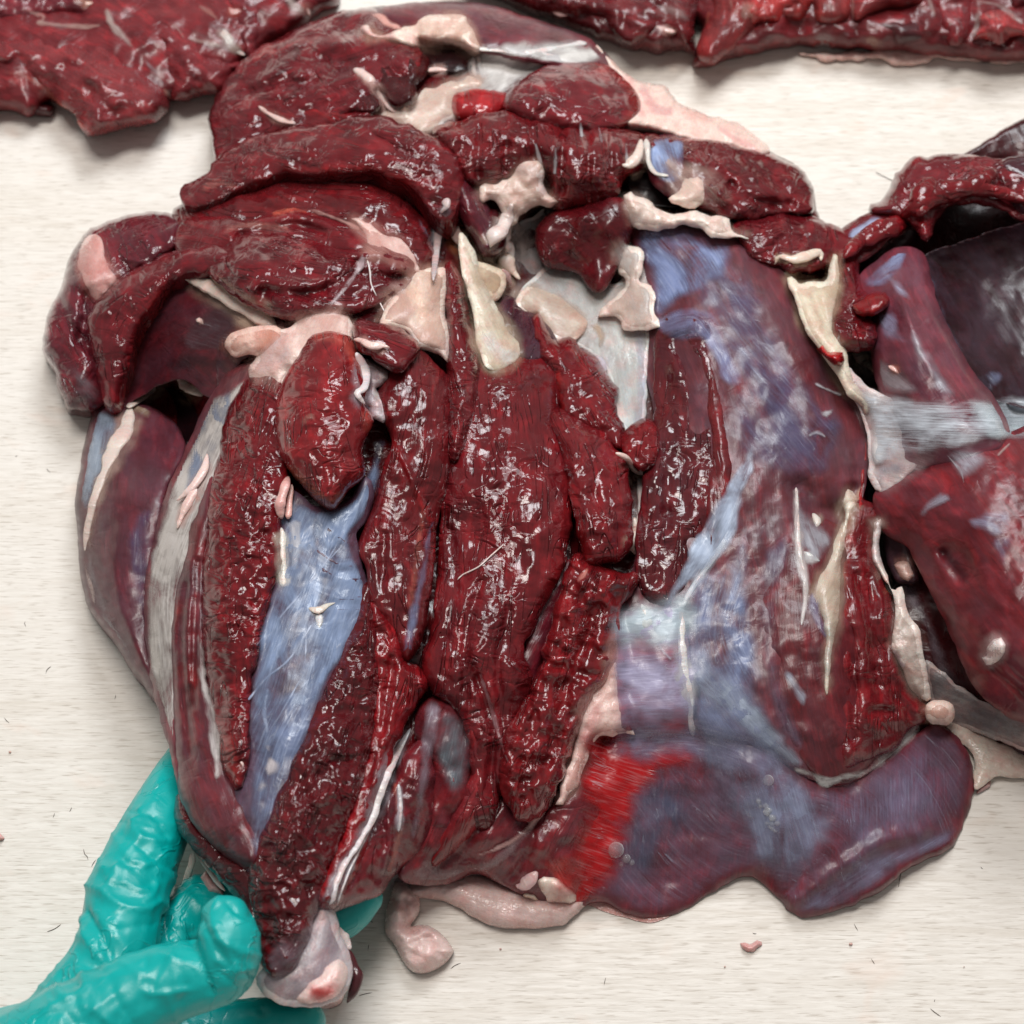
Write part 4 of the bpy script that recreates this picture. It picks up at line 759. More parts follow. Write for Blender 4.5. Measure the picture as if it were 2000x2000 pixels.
piece('fat', T(1, 1, '350,440 480,390 580,375 640,400 690,450 740,540 755,640 750,730 780,800 700,900 400,900 250,920 200,1010 120,990 -20,980 -60,850 0,760 60,650 130,580 250,540 310,480'), L, 'fat', off=4, bulge=8, edge=8, we=30, thick=14, tint='dcbdb0', gran=.3, fib=.25, ang=110, lump=1.4, lumps=32, rag=2, step=4,
      paints=[(T(1, 1, '60,680 150,640 200,720 60,820'), 22, 'a98f9a', .7), (T(1, 1, '250,550 180,700 120,880'), 10, 'cf8f84', .6)])
piece('muscle', T(1, 1, '480,585 600,580 690,620 740,690 765,800 820,930 812,1020 785,1130 850,1200 855,1300 800,1400 790,1500 805,1640 700,1750 640,1830 560,1905 450,1810 380,1740 250,1600 180,1450 160,1250 190,1050 270,860 350,740 400,640'), L, off=11, bulge=8, edge=11, we=32, thick=12, tint='6a191d', gran=.55, fib=.3, ang=80, lump=1.8, lumps=45, grain=.5, rag=2, step=4,
      paints=[(T(1, 1, '480,600 620,600 720,680 770,820'), 20, 'a5463c', .7), (T(1, 1, '250,1620 450,1800 560,1880 640,1820'), 14, '8f5a48', .6), (T(1, 1, '830,1200 840,1300'), 12, 'a5463c', .6)])
tube('tissue_strand', T(1, 1, '350,1290 380,1220 430,1210 450,1260'), [3, 6, 8, 3], L, tint='a8786c', h=.5)
tube('blood_vessel', F('545,905 538,930 530,960 533,985'), [7, 9, 9, 7], L, tint='b9402f', off=2)
tube('blood_vessel', F('552,920 548,950 545,985'), [5, 7, 6], L, tint='cf6a55', off=2)
tube('fat', T(1, 1, '760,770 800,850 830,950 820,1040 770,1080 830,1160'), [10, 12, 14, 10, 8, 6], L, tint='b5aab2', off=3, fib=.6)
piece('fascia', T(1, 1, '770,780 880,800 1000,880 1020,940 900,1000 960,1050 1000,1200 960,1260 870,1230 840,1150 740,1090 750,1050 850,1000 830,900'), L, 'fat', off=4, bulge=3, edge=4, tint='a99aa6', gran=.5, fib=.5, film=.3, lump=1.6, lumps=24, step=4, rag=3, paints=[(T(1, 1, '900,1050 910,1080'), 8, '3a2a2c', .9), (T(1, 1, '880,850 960,900'), 20, '4c3a40', .6)])
piece('muscle', F('712,760 730,710 775,655 820,690 848,725 852,800 847,900 822,985 812,1100 795,1200 765,1245 742,1185 704,1135 695,1075 678,1030 705,965 728,880 745,830'), L, off=4, bulge=5, edge=6, we=30, tint='541519', gran=.45, fib=.8, guide=F('790,660 770,850 730,1030 770,1230'), lump=1.4, lumps=45, grain=.45, rag=2, step=4, thick=16,
      ridges=[(F('745,830 775,900 800,960 815,1000'), 6, 1.5), (F('725,1010 720,1110'), 8, -1.5)], paints=[(F('800,960 785,1060 775,1150'), 7, '8a4a40', .6), (F('740,830 780,920 815,990'), 7, '74161a', .7)])
piece('muscle', T(1, 1, '750,520 900,515 1040,555 1140,590 1200,650 1220,700 1180,780 1100,860 1020,850 930,790 870,740 800,720 760,650'), L, off=13, bulge=5, edge=7, we=18, thick=9, tint='5a141a', gran=.5, fib=.3, ang=20, lump=1.2, step=4)
tube('fat', T(1, 1, '745,650 800,660 870,700 960,700 1010,710'), [12, 9, 9, 8, 4], L, tint='d0a198', off=1.5)
film(F('822,985 806,1000 790,1070 775,1130 762,1190 760,1260 776,1250 786,1190 798,1120 812,1050'), L, '7f86a8', .75, 9, guide=F('815,990 785,1120 765,1260'))
piece('muscle', F('700,1135 745,1180 768,1245 805,1285 780,1335 745,1400 720,1500 690,1600 650,1690 615,1712 600,1690 640,1590 690,1450 710,1320 700,1220'), L, off=3, bulge=5, edge=7, we=22, tint='6b1419', gran=.5, fib=.6, guide=F('720,1130 760,1280 690,1500 610,1720'), lump=1.5, lumps=35, grain=.6, rag=3, step=4, thick=18,
      ridges=[(F('740,1240 725,1350 690,1480'), 9, -2)])
piece('muscle', F('632,1250 665,1180 692,1105 712,1180 715,1280 700,1400 685,1480 640,1580 600,1700 572,1790 525,1840 492,1805 482,1730 475,1640 495,1560 535,1470 585,1360'), L, off=4, bulge=5.5, edge=8, we=30, tint='480f14', gran=.95, fib=.1, guide=F('680,1120 640,1350 540,1620 500,1830'), lump=2, lumps=35, grain=1.1, aniso=1.2, rag=3, step=4, **LEG)
piece('muscle', F('745,1470 765,1425 800,1400 820,1480 805,1580 775,1622 735,1655 715,1685 660,1705 615,1715 645,1650 695,1560'), L, off=0, bulge=5, edge=7, we=22, tint='57161b', gran=.3, fib=.5, ang=110, film=.2, lump=1.5, lumps=35, thick=16, step=4,
      ridges=[(F('730,1500 735,1580 725,1640'), 7, 2)], paints=[(F('745,1480 755,1560 735,1640'), 6, 'a05a4c', .7)])
for s, r in [('775,1375 755,1410 735,1445 718,1490 700,1545 670,1600 640,1650 622,1710 610,1760', [3, 9, 12, 11, 9, 7, 8, 9, 8]), ('752,1480 755,1520 752,1570', [3, 6, 3]), ('790,1610 775,1630 760,1655 735,1680', [8, 14, 14, 6]), ('700,1560 660,1640 630,1720', [3, 4, 3])]:
    tube('tendon', F(s), r, L, tint='b0a4ac', h=.45, off=.4, fib=1)
piece('fascia', F('484,1845 515,1805 555,1770 588,1735 603,1700 626,1710 640,1755 660,1800 665,1850 640,1885 585,1903 520,1892 490,1870'), L, 'fat', base='B', off=0, bulge=5, edge=6, we=22, thick=18, tint='8d8490', gran=.2, fib=.6, guide=F('620,1700 580,1800 500,1870'), lump=1.2, step=4,
      paints=[(F('575,1820 550,1845'), 26, '4c4450', .7), (F('500,1870 520,1885'), 14, 'a9a097', .7)])
piece('bone_end', T(1, 3, '300,1740 400,1620 480,1530 540,1480 620,1440 690,1480 720,1560 690,1680 640,1780 560,1810 450,1815 340,1790'), L, 'fat', halo=False, base='T', off=.5, bulge=4, edge=3, we=14, thick=8, tint='d8aaa2', gran=.4, fib=.1, lump=1.4, lumps=22, step=4,
      paints=[(T(1, 3, '450,1700 500,1740 560,1690'), 20, 'd02a26', .9), (T(1, 3, '600,1480 660,1560'), 14, 'd8bcb4', .7)])
film(T(1, 3, '380,1680 460,1620 580,1640 630,1720 570,1800 440,1800'), L, 'c4120e', 1.5, 18, 60, fib=.2, name='blood_stain')
tube('tendon', T(1, 3, '540,1180 610,1260 680,1330 720,1380'), [10, 16, 16, 8], L, tint='b9a2a0', zs=[44, 42, 40, 40], off=2)
tube('muscle_rim', T(1, 3, '520,1100 530,1200 560,1330 560,1430 620,1390 690,1420 740,1520 770,1590 740,1690 690,1780'), [6, 7, 7, 8, 9, 10, 10, 10, 9, 5], L, 'muscle', tint='4d2226', zs=[48, 47, 46, 46, 46, 45, 44, 44, 42, 40], off=1, gran=.4, fib=.4, h=.9)
tube('tendon', T(0, 3, '1460,640 1440,740 1390,880 1340,1000'), [9, 8, 7, 4], L, tint='c9c2b4', zs=[34, 26, 18, 10])
tube('tendon', T(0, 3, '1510,680 1570,760 1640,860 1700,930'), [4, 5, 5, 3], L, tint='b9a9a0', zs=[38, 38, 40, 42])
piece('fat', T(0, 3, '1520,830 1560,790 1640,830 1690,900 1700,980 1600,960 1560,990 1540,900'), L, 'fat', base=30, off=0, bulge=3, edge=4, tint='a85f5c', film=.4, thick=6, step=4)
# --- lower centre
piece('muscle', F('795,1330 860,1320 905,1390 895,1480 940,1500 1000,1545 1050,1500 1085,1450 1130,1400 1140,1500 1115,1600 1085,1700 1000,1692 900,1645 830,1665 755,1650 800,1560 820,1450 790,1390'), L, off=-2, bulge=6, edge=8, we=35, thick=10, tint='5c171c', gran=.25, fib=.6, ang=115, film=.25, lump=2, lumps=50, grain=.3,
      ridges=[(F('950,1500 900,1570 820,1640'), 10, -2), (F('1010,1540 1000,1600 960,1660'), 9, -2)])
film(F('830,1345 865,1345 895,1390 885,1480 850,1500 820,1450 815,1400'), L, '5c6a72', .9, 24, 100, fib=.3)
film(F('800,1620 850,1640 920,1620 1000,1560 980,1600 900,1660 830,1672 780,1660'), L, 'a88f92', .95, 12, guide=F('790,1650 900,1640 1000,1560'))
film(F('800,1330 835,1335 820,1430 800,1530 770,1610 790,1480'), L, '8c7a86', .8, 12, 100)
piece('muscle', F('870,1330 905,1390 910,1450 940,1500 900,1560 850,1610 815,1630 830,1580 880,1500 890,1430'), L, off=2, bulge=4, edge=6, we=16, tint='661518', gran=.35, fib=.8, ang=110, film=.2, step=4)
tube('fascia_seam', F('1025,1480 1040,1500 1020,1530 1000,1560 960,1590 900,1615'), [4, 7, 6, 5, 4, 3], L, tint='b98e8a', h=.4)
tube('fascia_seam', F('905,1270 925,1330 945,1400 960,1440'), [2, 4, 4, 2], L, tint='9a6c70', h=.4)
piece('fat', T(2, 2, '770,850 830,900 860,1000 850,1300 900,1600 925,1680 850,1665 760,1705 660,1680 600,1800 560,1932 470,2100 380,2200 330,2200 420,1950 480,1700 510,1480 560,1380 650,1310 690,1150 730,980'), L, 'fat', off=3, bulge=5, edge=5, we=18, thick=8, tint='dcb3a6', gran=.4, fib=.35, ang=105, film=.3, lump=1.6, lumps=28, rag=4, step=4,
      paints=[(T(2, 2, '640,1480 600,1600 540,1700'), 14, 'b3302a', .7), (T(2, 2, '790,870 780,1000'), 10, 'd8bc98', .7)])
piece('muscle', F('1148,1405 1210,1395 1270,1400 1250,1450 1190,1480 1160,1560 1140,1640 1110,1700 1070,1710 1055,1660 1095,1570 1115,1470'), L, off=-3, bulge=2, edge=4, we=14, thick=8, tint='8e0c10', gran=.3, fib=.2, lump=1.2, step=4, rag=3,
      paints=[(F('1190,1430 1260,1410'), 26, '5c2026', .8)])
piece('bone_end', T(2, 3, '190,850 240,820 320,840 440,920 490,1000 440,1040 340,1045 270,1040 230,980'), L, 'fat', halo=False, base='T', off=1, bulge=4, edge=4, we=12, tint='e6d4c0', gran=.6, fib=.3, lump=1.2, lumps=18, step=3, rag=4)
piece('bone_end', T(2, 3, '40,1000 110,950 170,940 225,1000 190,1060 120,1030'), L, 'fat', halo=False, base='T', off=1, bulge=3, edge=3, we=10, tint='d3b492', gran=.6, fib=.3, lump=1, lumps=14, step=3, rag=4)
tube('fat', T(2, 3, '190,790 140,850 70,900 30,890'), [9, 14, 14, 8], L, tint='b9747a', off=1)
film(T(2, 3, '240,720 440,640 480,760 500,960 400,920 300,840'), L, 'c9443c', .9, 14, 60)
piece('fascia', F('745,1690 800,1660 900,1650 1000,1680 1080,1690 1110,1700 1075,1735 1050,1748 960,1752 900,1735 840,1700'), L, 'fat', base=0, off=5, bulge=5, edge=5, we=20, ground=True, tint='b98880', gran=.2, fib=.5, ang=15, lump=1.2, step=4, rag=2)
piece('fat', T(1, 3, '1060,860 1160,880 1240,1000 1225,1110 1160,1195 1290,1185 1440,1295 1492,1380 1445,1450 1385,1500 1290,1542 1180,1530 1110,1460 1040,1330 982,1240 970,1150 1000,1020'), L, 'fat', base=0, off=6, bulge=7, edge=6, we=26, ground=True, tint='cda49c', gran=.3, fib=.3, ang=70, lump=2.4, lumps=26, rag=2, step=4,
      ridges=[(T(1, 3, '1120,1000 1140,1130 1200,1220'), 7, -3), (T(1, 3, '1180,1330 1300,1280 1420,1330'), 6, -2)], paints=[(T(1, 3, '1060,1200 1140,1250'), 14, 'b0625a', .6), (T(1, 3, '1220,1240 1330,1240'), 14, 'b4736e', .6)])
# --- the right-hand sheet
SH = dict(gran=.08, lump=1.2, grain=.08)
piece('muscle', F('1195,440 1290,428 1390,450 1480,505 1505,560 1535,640 1590,730 1635,790 1630,900 1620,980 1640,1060 1650,1180 1740,1340 1620,1465 1540,1470 1430,1410 1300,1390 1220,1390 1170,1330 1170,1160 1200,1060 1225,930 1240,800 1225,700 1225,560'), L, off=-1, bulge=5, edge=2.5, we=50, W=120, thick=14,
      tint='53252a', fib=.45, film=.4, guide=F('1230,440 1380,760 1420,1050 1480,1450'), rag=2, ridges=[(F('1510,920 1540,960 1600,960 1620,930'), 22, -4), (F('1400,470 1480,640 1560,800'), 24, 1.5)], **SH)
piece('muscle', F('1240,630 1285,590 1335,600 1342,670 1345,800 1348,950 1315,1045 1280,1110 1262,1145 1218,1125 1203,1050 1218,900 1238,800'), L, off=3, bulge=1.5, edge=2, we=22, thick=5, tint='4a1418', gran=.5, fib=.35, ang=95, film=.1, lump=2, lumps=45, grain=.5, rag=3,
      ridges=[(F('1305,690 1318,740 1315,800'), 13, -9), (F('1285,640 1300,690'), 14, -3), (F('1260,900 1255,1000'), 10, -2)])
piece('muscle', F('1340,680 1360,760 1380,880 1370,960 1340,1040 1330,960 1345,860 1335,760'), L, base='T', off=.3, bulge=1.5, edge=1, tint='55191d', gran=.25, fib=.5, ang=90, step=4, thick=2)
piece('muscle', T(2, 1, '1120,450 1250,430 1400,430 1430,500 1380,590 1250,620 1150,640 1120,540'), L, base='T', off=.2, bulge=.8, edge=1, tint='451418', gran=.2, step=4, thick=2, rag=4)
film(F('1200,440 1290,430 1380,460 1370,520 1300,560 1240,600 1222,520'), L, '7a86ad', 1.2, 26, guide=F('1210,430 1290,520 1340,640'), fib=.8)
film(F('1300,520 1400,500 1480,640 1560,760 1600,800 1560,900 1480,850 1420,760 1350,640'), L, '5f5c7e', .7, 40, guide=F('1240,440 1380,640 1580,860'), fib=1.0)
film(F('1230,600 1330,580 1370,640 1400,720 1360,720 1330,650 1260,640'), L, '8f96c0', .8, 14, guide=F('1230,620 1320,600 1400,740'))
film(F('1370,760 1440,720 1540,800 1560,900 1460,900 1400,860'), L, '5f5878', .7, 34, 60)
film(F('1420,835 1425,870 1405,930 1390,1010 1340,1070 1290,1110 1265,1160 1240,1160 1275,1090 1320,1000 1380,900'), L, 'aab6cc', 1.2, 10, guide=F('1425,830 1360,980 1250,1160'), fib=.4)
film(F('1300,1100 1380,1040 1410,980 1420,1060 1420,1160 1440,1260 1430,1340 1500,1420 1400,1430 1320,1380 1300,1250'), L, '7c86a8', 1.0, 30, guide=F('1400,1000 1340,1200 1440,1400'), fib=.7)
film(F('1300,1220 1360,1260 1420,1320 1480,1390 1520,1440 1480,1440 1400,1380 1320,1320'), L, 'a3adc0', 1.0, 18, guide=F('1290,1220 1500,1440'))
piece('muscle', F('1165,1165 1200,1150 1240,1148 1285,1155 1300,1250 1310,1350 1285,1402 1230,1405 1180,1390 1160,1300'), L, base='T', off=0, bulge=2.5, edge=1.2, we=24, W=60, thick=3, tint='74424e', gran=.05, fib=.3, film=.3, ang=175, lump=.6, grain=.05,
      paints=[(F('1200,1360 1290,1370'), 26, '74262c', .8)])
film(F('1150,1170 1200,1135 1290,1130 1330,1250 1325,1340 1270,1375 1200,1370 1150,1310'), L, 'b0aac8', 1.05, 42, 175, fib=.5)
film(F('1150,1150 1220,1120 1300,1110 1330,1180 1290,1220 1230,1235 1160,1230'), L, 'b5c4cc', .9, 36, 175, fib=.3)
tube('tendon', F('1285,1140 1284,1200 1288,1250 1300,1310 1303,1350 1308,1390'), [6, 9, 10, 11, 9, 5], L, tint='c3c1c4', h=.45)
tube('tendon', F('1210,1140 1218,1160 1222,1190'), [6, 8, 7], L, tint='b9bcb8', h=.5)
tube('tissue_strand', F('1232,1185 1245,1220 1268,1245'), [2, 3, 3], L, tint='b0a4ae')
tube('tendon', F('1375,1010 1350,1045 1320,1090 1300,1120 1285,1150'), [3, 6, 6, 6, 5], L, tint='b5bcc8', h=.5)
piece('muscle', F('1430,1060 1480,990 1530,985 1590,1000 1630,1080 1640,1200 1690,1330 1640,1440 1570,1470 1510,1435 1465,1350 1440,1250 1428,1150'), L, base='B', off=1, bulge=6, edge=5, we=40, thick=8, tint='511a1e', fib=.7, film=.18, guide=F('1500,980 1500,1200 1560,1480'), rag=3, gran=.12, lump=1.2, grain=.12)
piece('muscle', T(3, 2, '600,-60 830,-20 800,250 840,500 960,750 950,1000 1010,1200 1190,1450 1190,1550 1050,1620 950,1780 700,1860 560,1900 450,1500 480,1200 520,950 550,750 550,350 580,100'), L, off=3, bulge=6, edge=7, we=30, thick=14, tint='581419', gran=.35, fib=.8, guide=T(3, 2, '720,-80 680,600 800,1200 850,1900'), lump=1.8, lumps=45, grain=.35, rag=3,
      ridges=[(T(3, 2, '680,480 760,800 800,1200'), 9, -3.5), (T(3, 2, '760,500 830,900 830,1300'), 8, -3), (T(3, 2, '620,900 660,1300 640,1700'), 8, -2), (T(3, 2, '900,800 930,1300 1100,1560'), 9, -2.5), (T(3, 2, '800,1500 950,1500'), 9, -3)],
      paints=[(T(3, 2, '600,100 580,500 590,760'), 14, '7a1a1c', .7)])
film(F('1430,1060 1500,1000 1480,1100 1470,1250 1520,1400 1480,1400 1440,1280'), L, '6f6880', .6, 26, guide=F('1460,1040 1450,1200 1500,1420'))
film(T(3, 2, '190,-80 260,-40 380,60 480,200 420,360 330,380 260,300 270,520 230,560 200,400 190,150'), L, 'aaa9b2', .95, 14, 80)
tube('tendon', F('1502,920 1503,980 1508,1050 1520,1110 1512,1180'), [4, 6, 6, 5, 2], L, tint='c3b6b4', h=.5)
tube('tendon', T(3, 2, '340,10 370,80 350,120'), [8, 9, 5], L, tint='b9aa9a')
tube('tendon', T(3, 2, '270,300 320,340 390,370'), [5, 7, 4], L, tint='c0bcbc')
piece('fascia', T(3, 2, '600,-180 680,-120 640,20 590,150 565,350 545,600 540,750 500,950 460,1250 440,1400 428,1100 435,950 390,750 355,590 440,400 510,200 560,60 560,-80'), L, 'fat', base='T', off=.6, bulge=3, edge=2.5, we=12, thick=5, tint='c6bfa6', gran=.3, fib=.8, ang=115, lump=.8, step=4, rag=2,
      paints=[(T(3, 2, '400,700 450,900 450,1200'), 16, '93a49c', .7), (T(3, 2, '520,900 470,1300'), 6, '8a6a60', .5)])
film(T(3, 2, '300,640 370,600 430,850 440,960 360,860 310,760'), L, '5a4c74', 1.0, 10, 60)
film(T(3, 2, '110,1200 180,1200 290,1400 260,1480 160,1350'), L, 'a8b0c0', .9, 10, 60)
piece('fat', T(3, 2, '800,80 850,60 850,350 900,480 950,600 1010,560 1060,760 1150,900 1180,1150 1220,1350 1200,1430 1080,1350 1020,1200 930,1020 960,820 940,640 880,520 790,360 780,240'), L, 'fat', base='B', off=5, bulge=3, edge=4, we=12, thick=8, tint='b3a698', gran=.4, fib=.3, ang=70, lump=1.5, lumps=24, step=4, rag=3,
      paints=[(T(3, 2, '820,60 820,350'), 20, '9a8c92', .7), (T(3, 2, '950,1080 990,1160'), 9, '6e70a0', .7)])
piece('fat', T(3, 2, '1180,1450 1290,1420 1390,1460 1410,1550 1350,1610 1240,1600 1195,1570'), L, 'fat', base='B', off=6, bulge=5, edge=5, we=16, tint='cba690', gran=.3, fib=.1, lump=1, step=4)
piece('muscle', F('1150,1400 1220,1385 1300,1390 1430,1405 1500,1450 1560,1478 1620,1465 1740,1375 1785,1372 1825,1420 1838,1475 1828,1530 1792,1600 1720,1632 1640,1692 1530,1732 1490,1717 1430,1657 1380,1662 1300,1712 1220,1732 1140,1702 1090,1702 1130,1600'), L, off=-2.2, bulge=1.5, edge=1.2, we=45, W=60, ground=True, tint='561a22', fib=.6, film=.35, ang=100, rag=3,
      ridges=[(F('1500,1700 1580,1640 1660,1590 1740,1570'), 16, 2.5), (F('1640,1690 1720,1640 1800,1590'), 12, 1.5), (F('1240,1640 1300,1560 1340,1440'), 40, -2), (F('1420,1440 1460,1560 1420,1640'), 26, 1.4), (F('1600,1480 1640,1560'), 22, -1.4)], paints=[(F('1490,1660 1530,1690 1560,1640'), 30, '5c1a1c', .7), (F('1640,1480 1700,1560 1760,1560'), 40, '5a1f26', .6), (F('1350,1420 1370,1500'), 40, '40181e', .7)], **SH)
film(F('1150,1400 1300,1385 1430,1400 1500,1450 1560,1478 1620,1465 1740,1375 1785,1375 1822,1420 1832,1475 1822,1530 1786,1595 1715,1626 1635,1686 1530,1726 1490,1710 1430,1650 1380,1655 1300,1705 1220,1722 1140,1695 1110,1690 1140,1600'), L, '7c7690', .36, 24, guide=F('1250,1380 1330,1500 1400,1560 1560,1600 1600,1720'), fib=.9)
film(F('1150,1440 1250,1440 1320,1500 1300,1600 1220,1670 1140,1670 1125,1600'), L, '56627c', .6, 60, 90, fib=.3)
film(F('1290,1180 1360,1220 1440,1300 1500,1400 1560,1480 1580,1580 1500,1660 1420,1640 1380,1560 1330,1460 1290,1380'), L, '9098b4', .75, 60, guide=F('1320,1180 1420,1380 1500,1640'), fib=.6)
film(F('1540,1490 1640,1470 1760,1390 1815,1420 1800,1520 1700,1590 1580,1600'), L, '8a86a6', .45, 50, 95, fib=1.6)
film(F('1490,1715 1560,1660 1620,1610 1700,1590 1810,1555 1785,1600 1715,1630 1630,1690 1540,1728'), L, '8e8aa6', .8, 26, 150, fib=.9)
film(F('1170,1320 1300,1330 1420,1360 1490,1420 1450,1480 1330,1450 1200,1450 1140,1425'), L, '7e7a94', .85, 55, guide=F('1150,1390 1320,1390 1480,1450'), fib=.7, base='TS', lift=1.3)
film(F('1085,1385 1190,1365 1330,1375 1320,1450 1240,1490 1205,1560 1175,1660 1120,1712 1030,1718 1040,1650 1080,1550'), L, 'a30b11', 1.35, 52, 20, fib=0., name='blood_stain', lift=.9)
for s, r, t in [('1495,1448 1515,1456 1535,1462 1550,1475 1572,1474 1590,1466 1620,1462 1660,1438 1700,1405 1735,1370', [4, 7, 8, 7, 10, 6, 9, 8, 9, 6], 'c9c6c4'),
                ('1640,860 1636,900 1610,950 1595,985', [6, 6, 8, 6], 'c9a493')]:
    tube('fascia_seam', F(s), r, L, tint=t, h=.5, jit=.4)
piece('muscle', F('1632,830 1645,850 1645,900 1630,950 1615,970 1622,900'), L, base='T', off=0, bulge=2, edge=2, tint='7c1c1e', gran=.15, fib=.5, step=4, thick=3)
# pale yellow tendon and silvery band joining the two
piece('tendon', T(3, 1, '140,160 180,145 240,210 300,190 430,190 460,100 490,-20 545,-20 545,100 530,250 500,400 480,560 580,680 610,800 650,950 700,1010 780,1130 740,1200 680,1110 600,1050 540,950 480,850 380,700 280,560 210,350 165,240'), L, 'fat', base='B', off=7, bulge=4, edge=5, we=16, thick=8, tint='d2c8a6', gran=.2, fib=.4, ang=65, lump=.9, grain=.1, step=4, rag=2,
      ridges=[(T(3, 1, '330,200 360,330 440,520'), 8, -2)], paints=[(T(3, 1, '500,50 490,300 470,500'), 16, 'aea58c', .7), (T(3, 1, '180,240 240,230 400,220'), 9, 'd8d2b4', .6)])
piece('muscle', T(3, 1, '370,700 410,680 450,730 560,730 582,790 555,835 500,830 430,765'), L, base='T', off=1, bulge=4, edge=2, we=8, tint='8a0a0e', gran=.3, step=3, rag=3, thick=4)
piece('fascia', F('1590,690 1640,730 1700,755 1780,765 1770,830 1720,890 1670,930 1640,900 1635,820'), L, 'fat', base='B', off=5, bulge=2, edge=4, thick=8, tint='a79a9c', gran=.2, fib=.6, ang=20, lump=1, step=4)
tube('fat', T(3, 1, '620,740 700,800 770,860 830,930'), [10, 15, 14, 10], L, tint='cdb9a2', off=2)
tube('fat', T(3, 1, '910,830 960,860 1000,890'), [6, 8, 5], L, tint='cf7a68')
piece('fascia', T(3, 1, '690,1000 900,1045 1200,1075 1500,1080 1932,1040 2250,1000 2250,1360 1932,1380 1600,1400 1400,1470 1150,1500 1050,1510 900,1570 770,1580 775,1400 770,1280 735,1150'), N, 'film', base='TS', off=2.5, bulge=2, edge=1, we=10, tint='bcc2ca', gran=1, fib=1.6, film=1.0, ang=2, lump=.6, grain=.12, feather=16, rag=3, store=False)
film(T(3, 1, '700,1000 900,1040 1000,1200 900,1500 780,1580 770,1300'), N, 'c9c2c0', 1.0, 16, 30, lift=3)
film(T(3, 1, '1500,1080 1932,1040 2250,1000 2250,1360 1932,1370 1650,1380 1600,1250'), N, 'c2ced2', 1.2, 20, 0, lift=3.2, base='TS')
film(T(3, 1, '820,1580 1000,1530 1100,1560 1050,1640 900,1660 850,1800 800,1800'), N, '8d8a92', .9, 20, 90)
film(T(3, 1, '1350,1480 1500,1430 1650,1480 1640,1600 1500,1680 1400,1620'), N, 'b5b4c0', .9, 24, 60, guide=T(3, 1, '1350,1450 1550,1700'))
film(T(3, 1, '1180,1850 1300,1780 1380,1840 1260,1900 1150,1960'), N, 'a3a0b0', .9, 12, 150)
for s, r in [('350,960 430,1000 560,1050', 5), ('380,1180 440,1190 500,1150', 7), ('300,1360 370,1330 440,1370', 4), ('1350,1500 1450,1620 1480,1720', 3)]:
    tube('fascia_seam', T(3, 1, s), [r * .5, r, r * .5], L, tint='b9b6bc', h=.35)
rnd = random.Random(4)
# loose pale hairs stuck to the meat
for s in ['1532,1870 1560,1400 1700,1330 1850,1260', ]:
    tube('stray_hair', T(1, 2, '1520,520 1560,480 1680,420 1780,330 1860,260'), 1.3, L, tint='cdaaa0', off=.6)
tube('stray_hair', T(1, 1, '840,40 860,120 870,220 900,290 940,370 970,430'), 1.4, L, tint='d6c6c4', off=.8)
# white hook of fat on the shank's pale side
tube('fat', F('392,862 388,890 370,920 350,940 335,950'), [5, 9, 11, 8, 5], L, tint='cfa49c', off=2)
tube('fat', F('372,925 360,945 345,975 335,1000'), [8, 9, 6, 4], L, tint='c9958a', off=1)

# foam bubbles on the wet skin
def dome(px, py, rpx, parent):
    z = float(samp(TOP, px, py)) * .001; c = unproj(px, py, z); r = rpx * .000175
    V = []; f = []; n_, m_ = 12, 5
    for j in range(m_):
        a = j / m_ * math.pi / 2
        for i in range(n_):
            t = i / n_ * 2 * math.pi; V.append(c + r * np.array([math.cos(t) * math.cos(a), math.sin(t) * math.cos(a), .75 * math.sin(a)]))
    V.append(c + np.array([0, 0, r * .75]))
    for j in range(m_ - 1):
        for i in range(n_):
            a = j * n_ + i; b = j * n_ + (i + 1) % n_; f.append((a, b, b + n_, a + n_))
    for i in range(n_): f.append(((m_ - 1) * n_ + i, (m_ - 1) * n_ + (i + 1) % n_, len(V) - 1))
    V = np.array(V); N_ = len(V)
    return build('foam_bubble', V, f, np.zeros((N_, 2)), np.ones((N_, 3)), np.ones((N_, 3)), 'bubble', parent)
for x, y, r in [(1500, 1524, 11), (1202, 1659, 16), (1222, 1676, 9), (1212, 1688, 5), (1233, 1684, 6)]: dome(x, y, r, L)
for i in range(22):
    t = i / 21; dome(1487 + 26 * t + rnd.uniform(-9, 9), 1566 + 52 * t + rnd.uniform(-5, 5), rnd.uniform(4, 8), L)
# ================================================================ juice, scraps and hairs on the table
jt = piece('juice_puddle', F('1085,1695 1140,1690 1230,1725 1290,1712 1260,1730 1225,1742 1180,1732 1130,1715'), None, 'fat', base=0, off=.5, bulge=.4, edge=.3, thick=.5, tint='b0452c', gran=.1, fib=0, lump=0, grain=0, rag=1, step=4, store=False)
tag(jt, 'thin orange-red puddle of juice under the edge of the meat', 'puddle')
def scrap(pts, label, tint, mat='fat', h=3, step=2.5, rag=1.5):
    o = piece('meat_scrap', pts, None, mat, base=0, off=.6, bulge=h, edge=.5, we=6, ground=True, tint=tint, gran=.3, fib=.1, lump=.4, lumps=10, grain=.2, rag=rag, step=step, store=False)
    return tag(o, label, 'meat scrap')
scrap(T(2, 3, '1720,1320 1760,1315 1800,1330 1850,1300 1885,1310 1890,1335 1850,1355 1820,1385 1770,1385 1735,1360'), 'small curled red meat scrap alone on the pale table', 'a83028')
scrap(T(3, 3, '1600,140 1640,110 1680,100 1675,140 1620,180 1580,200 1570,185'), 'dark red scrap beside the rounded corner of the meat', '8e1216')
scrap(T(0, 3, '-60,500 0,490 30,530 15,545 -60,550'), 'pinkish scrap at the table beyond the gloved finger', 'b0605a')
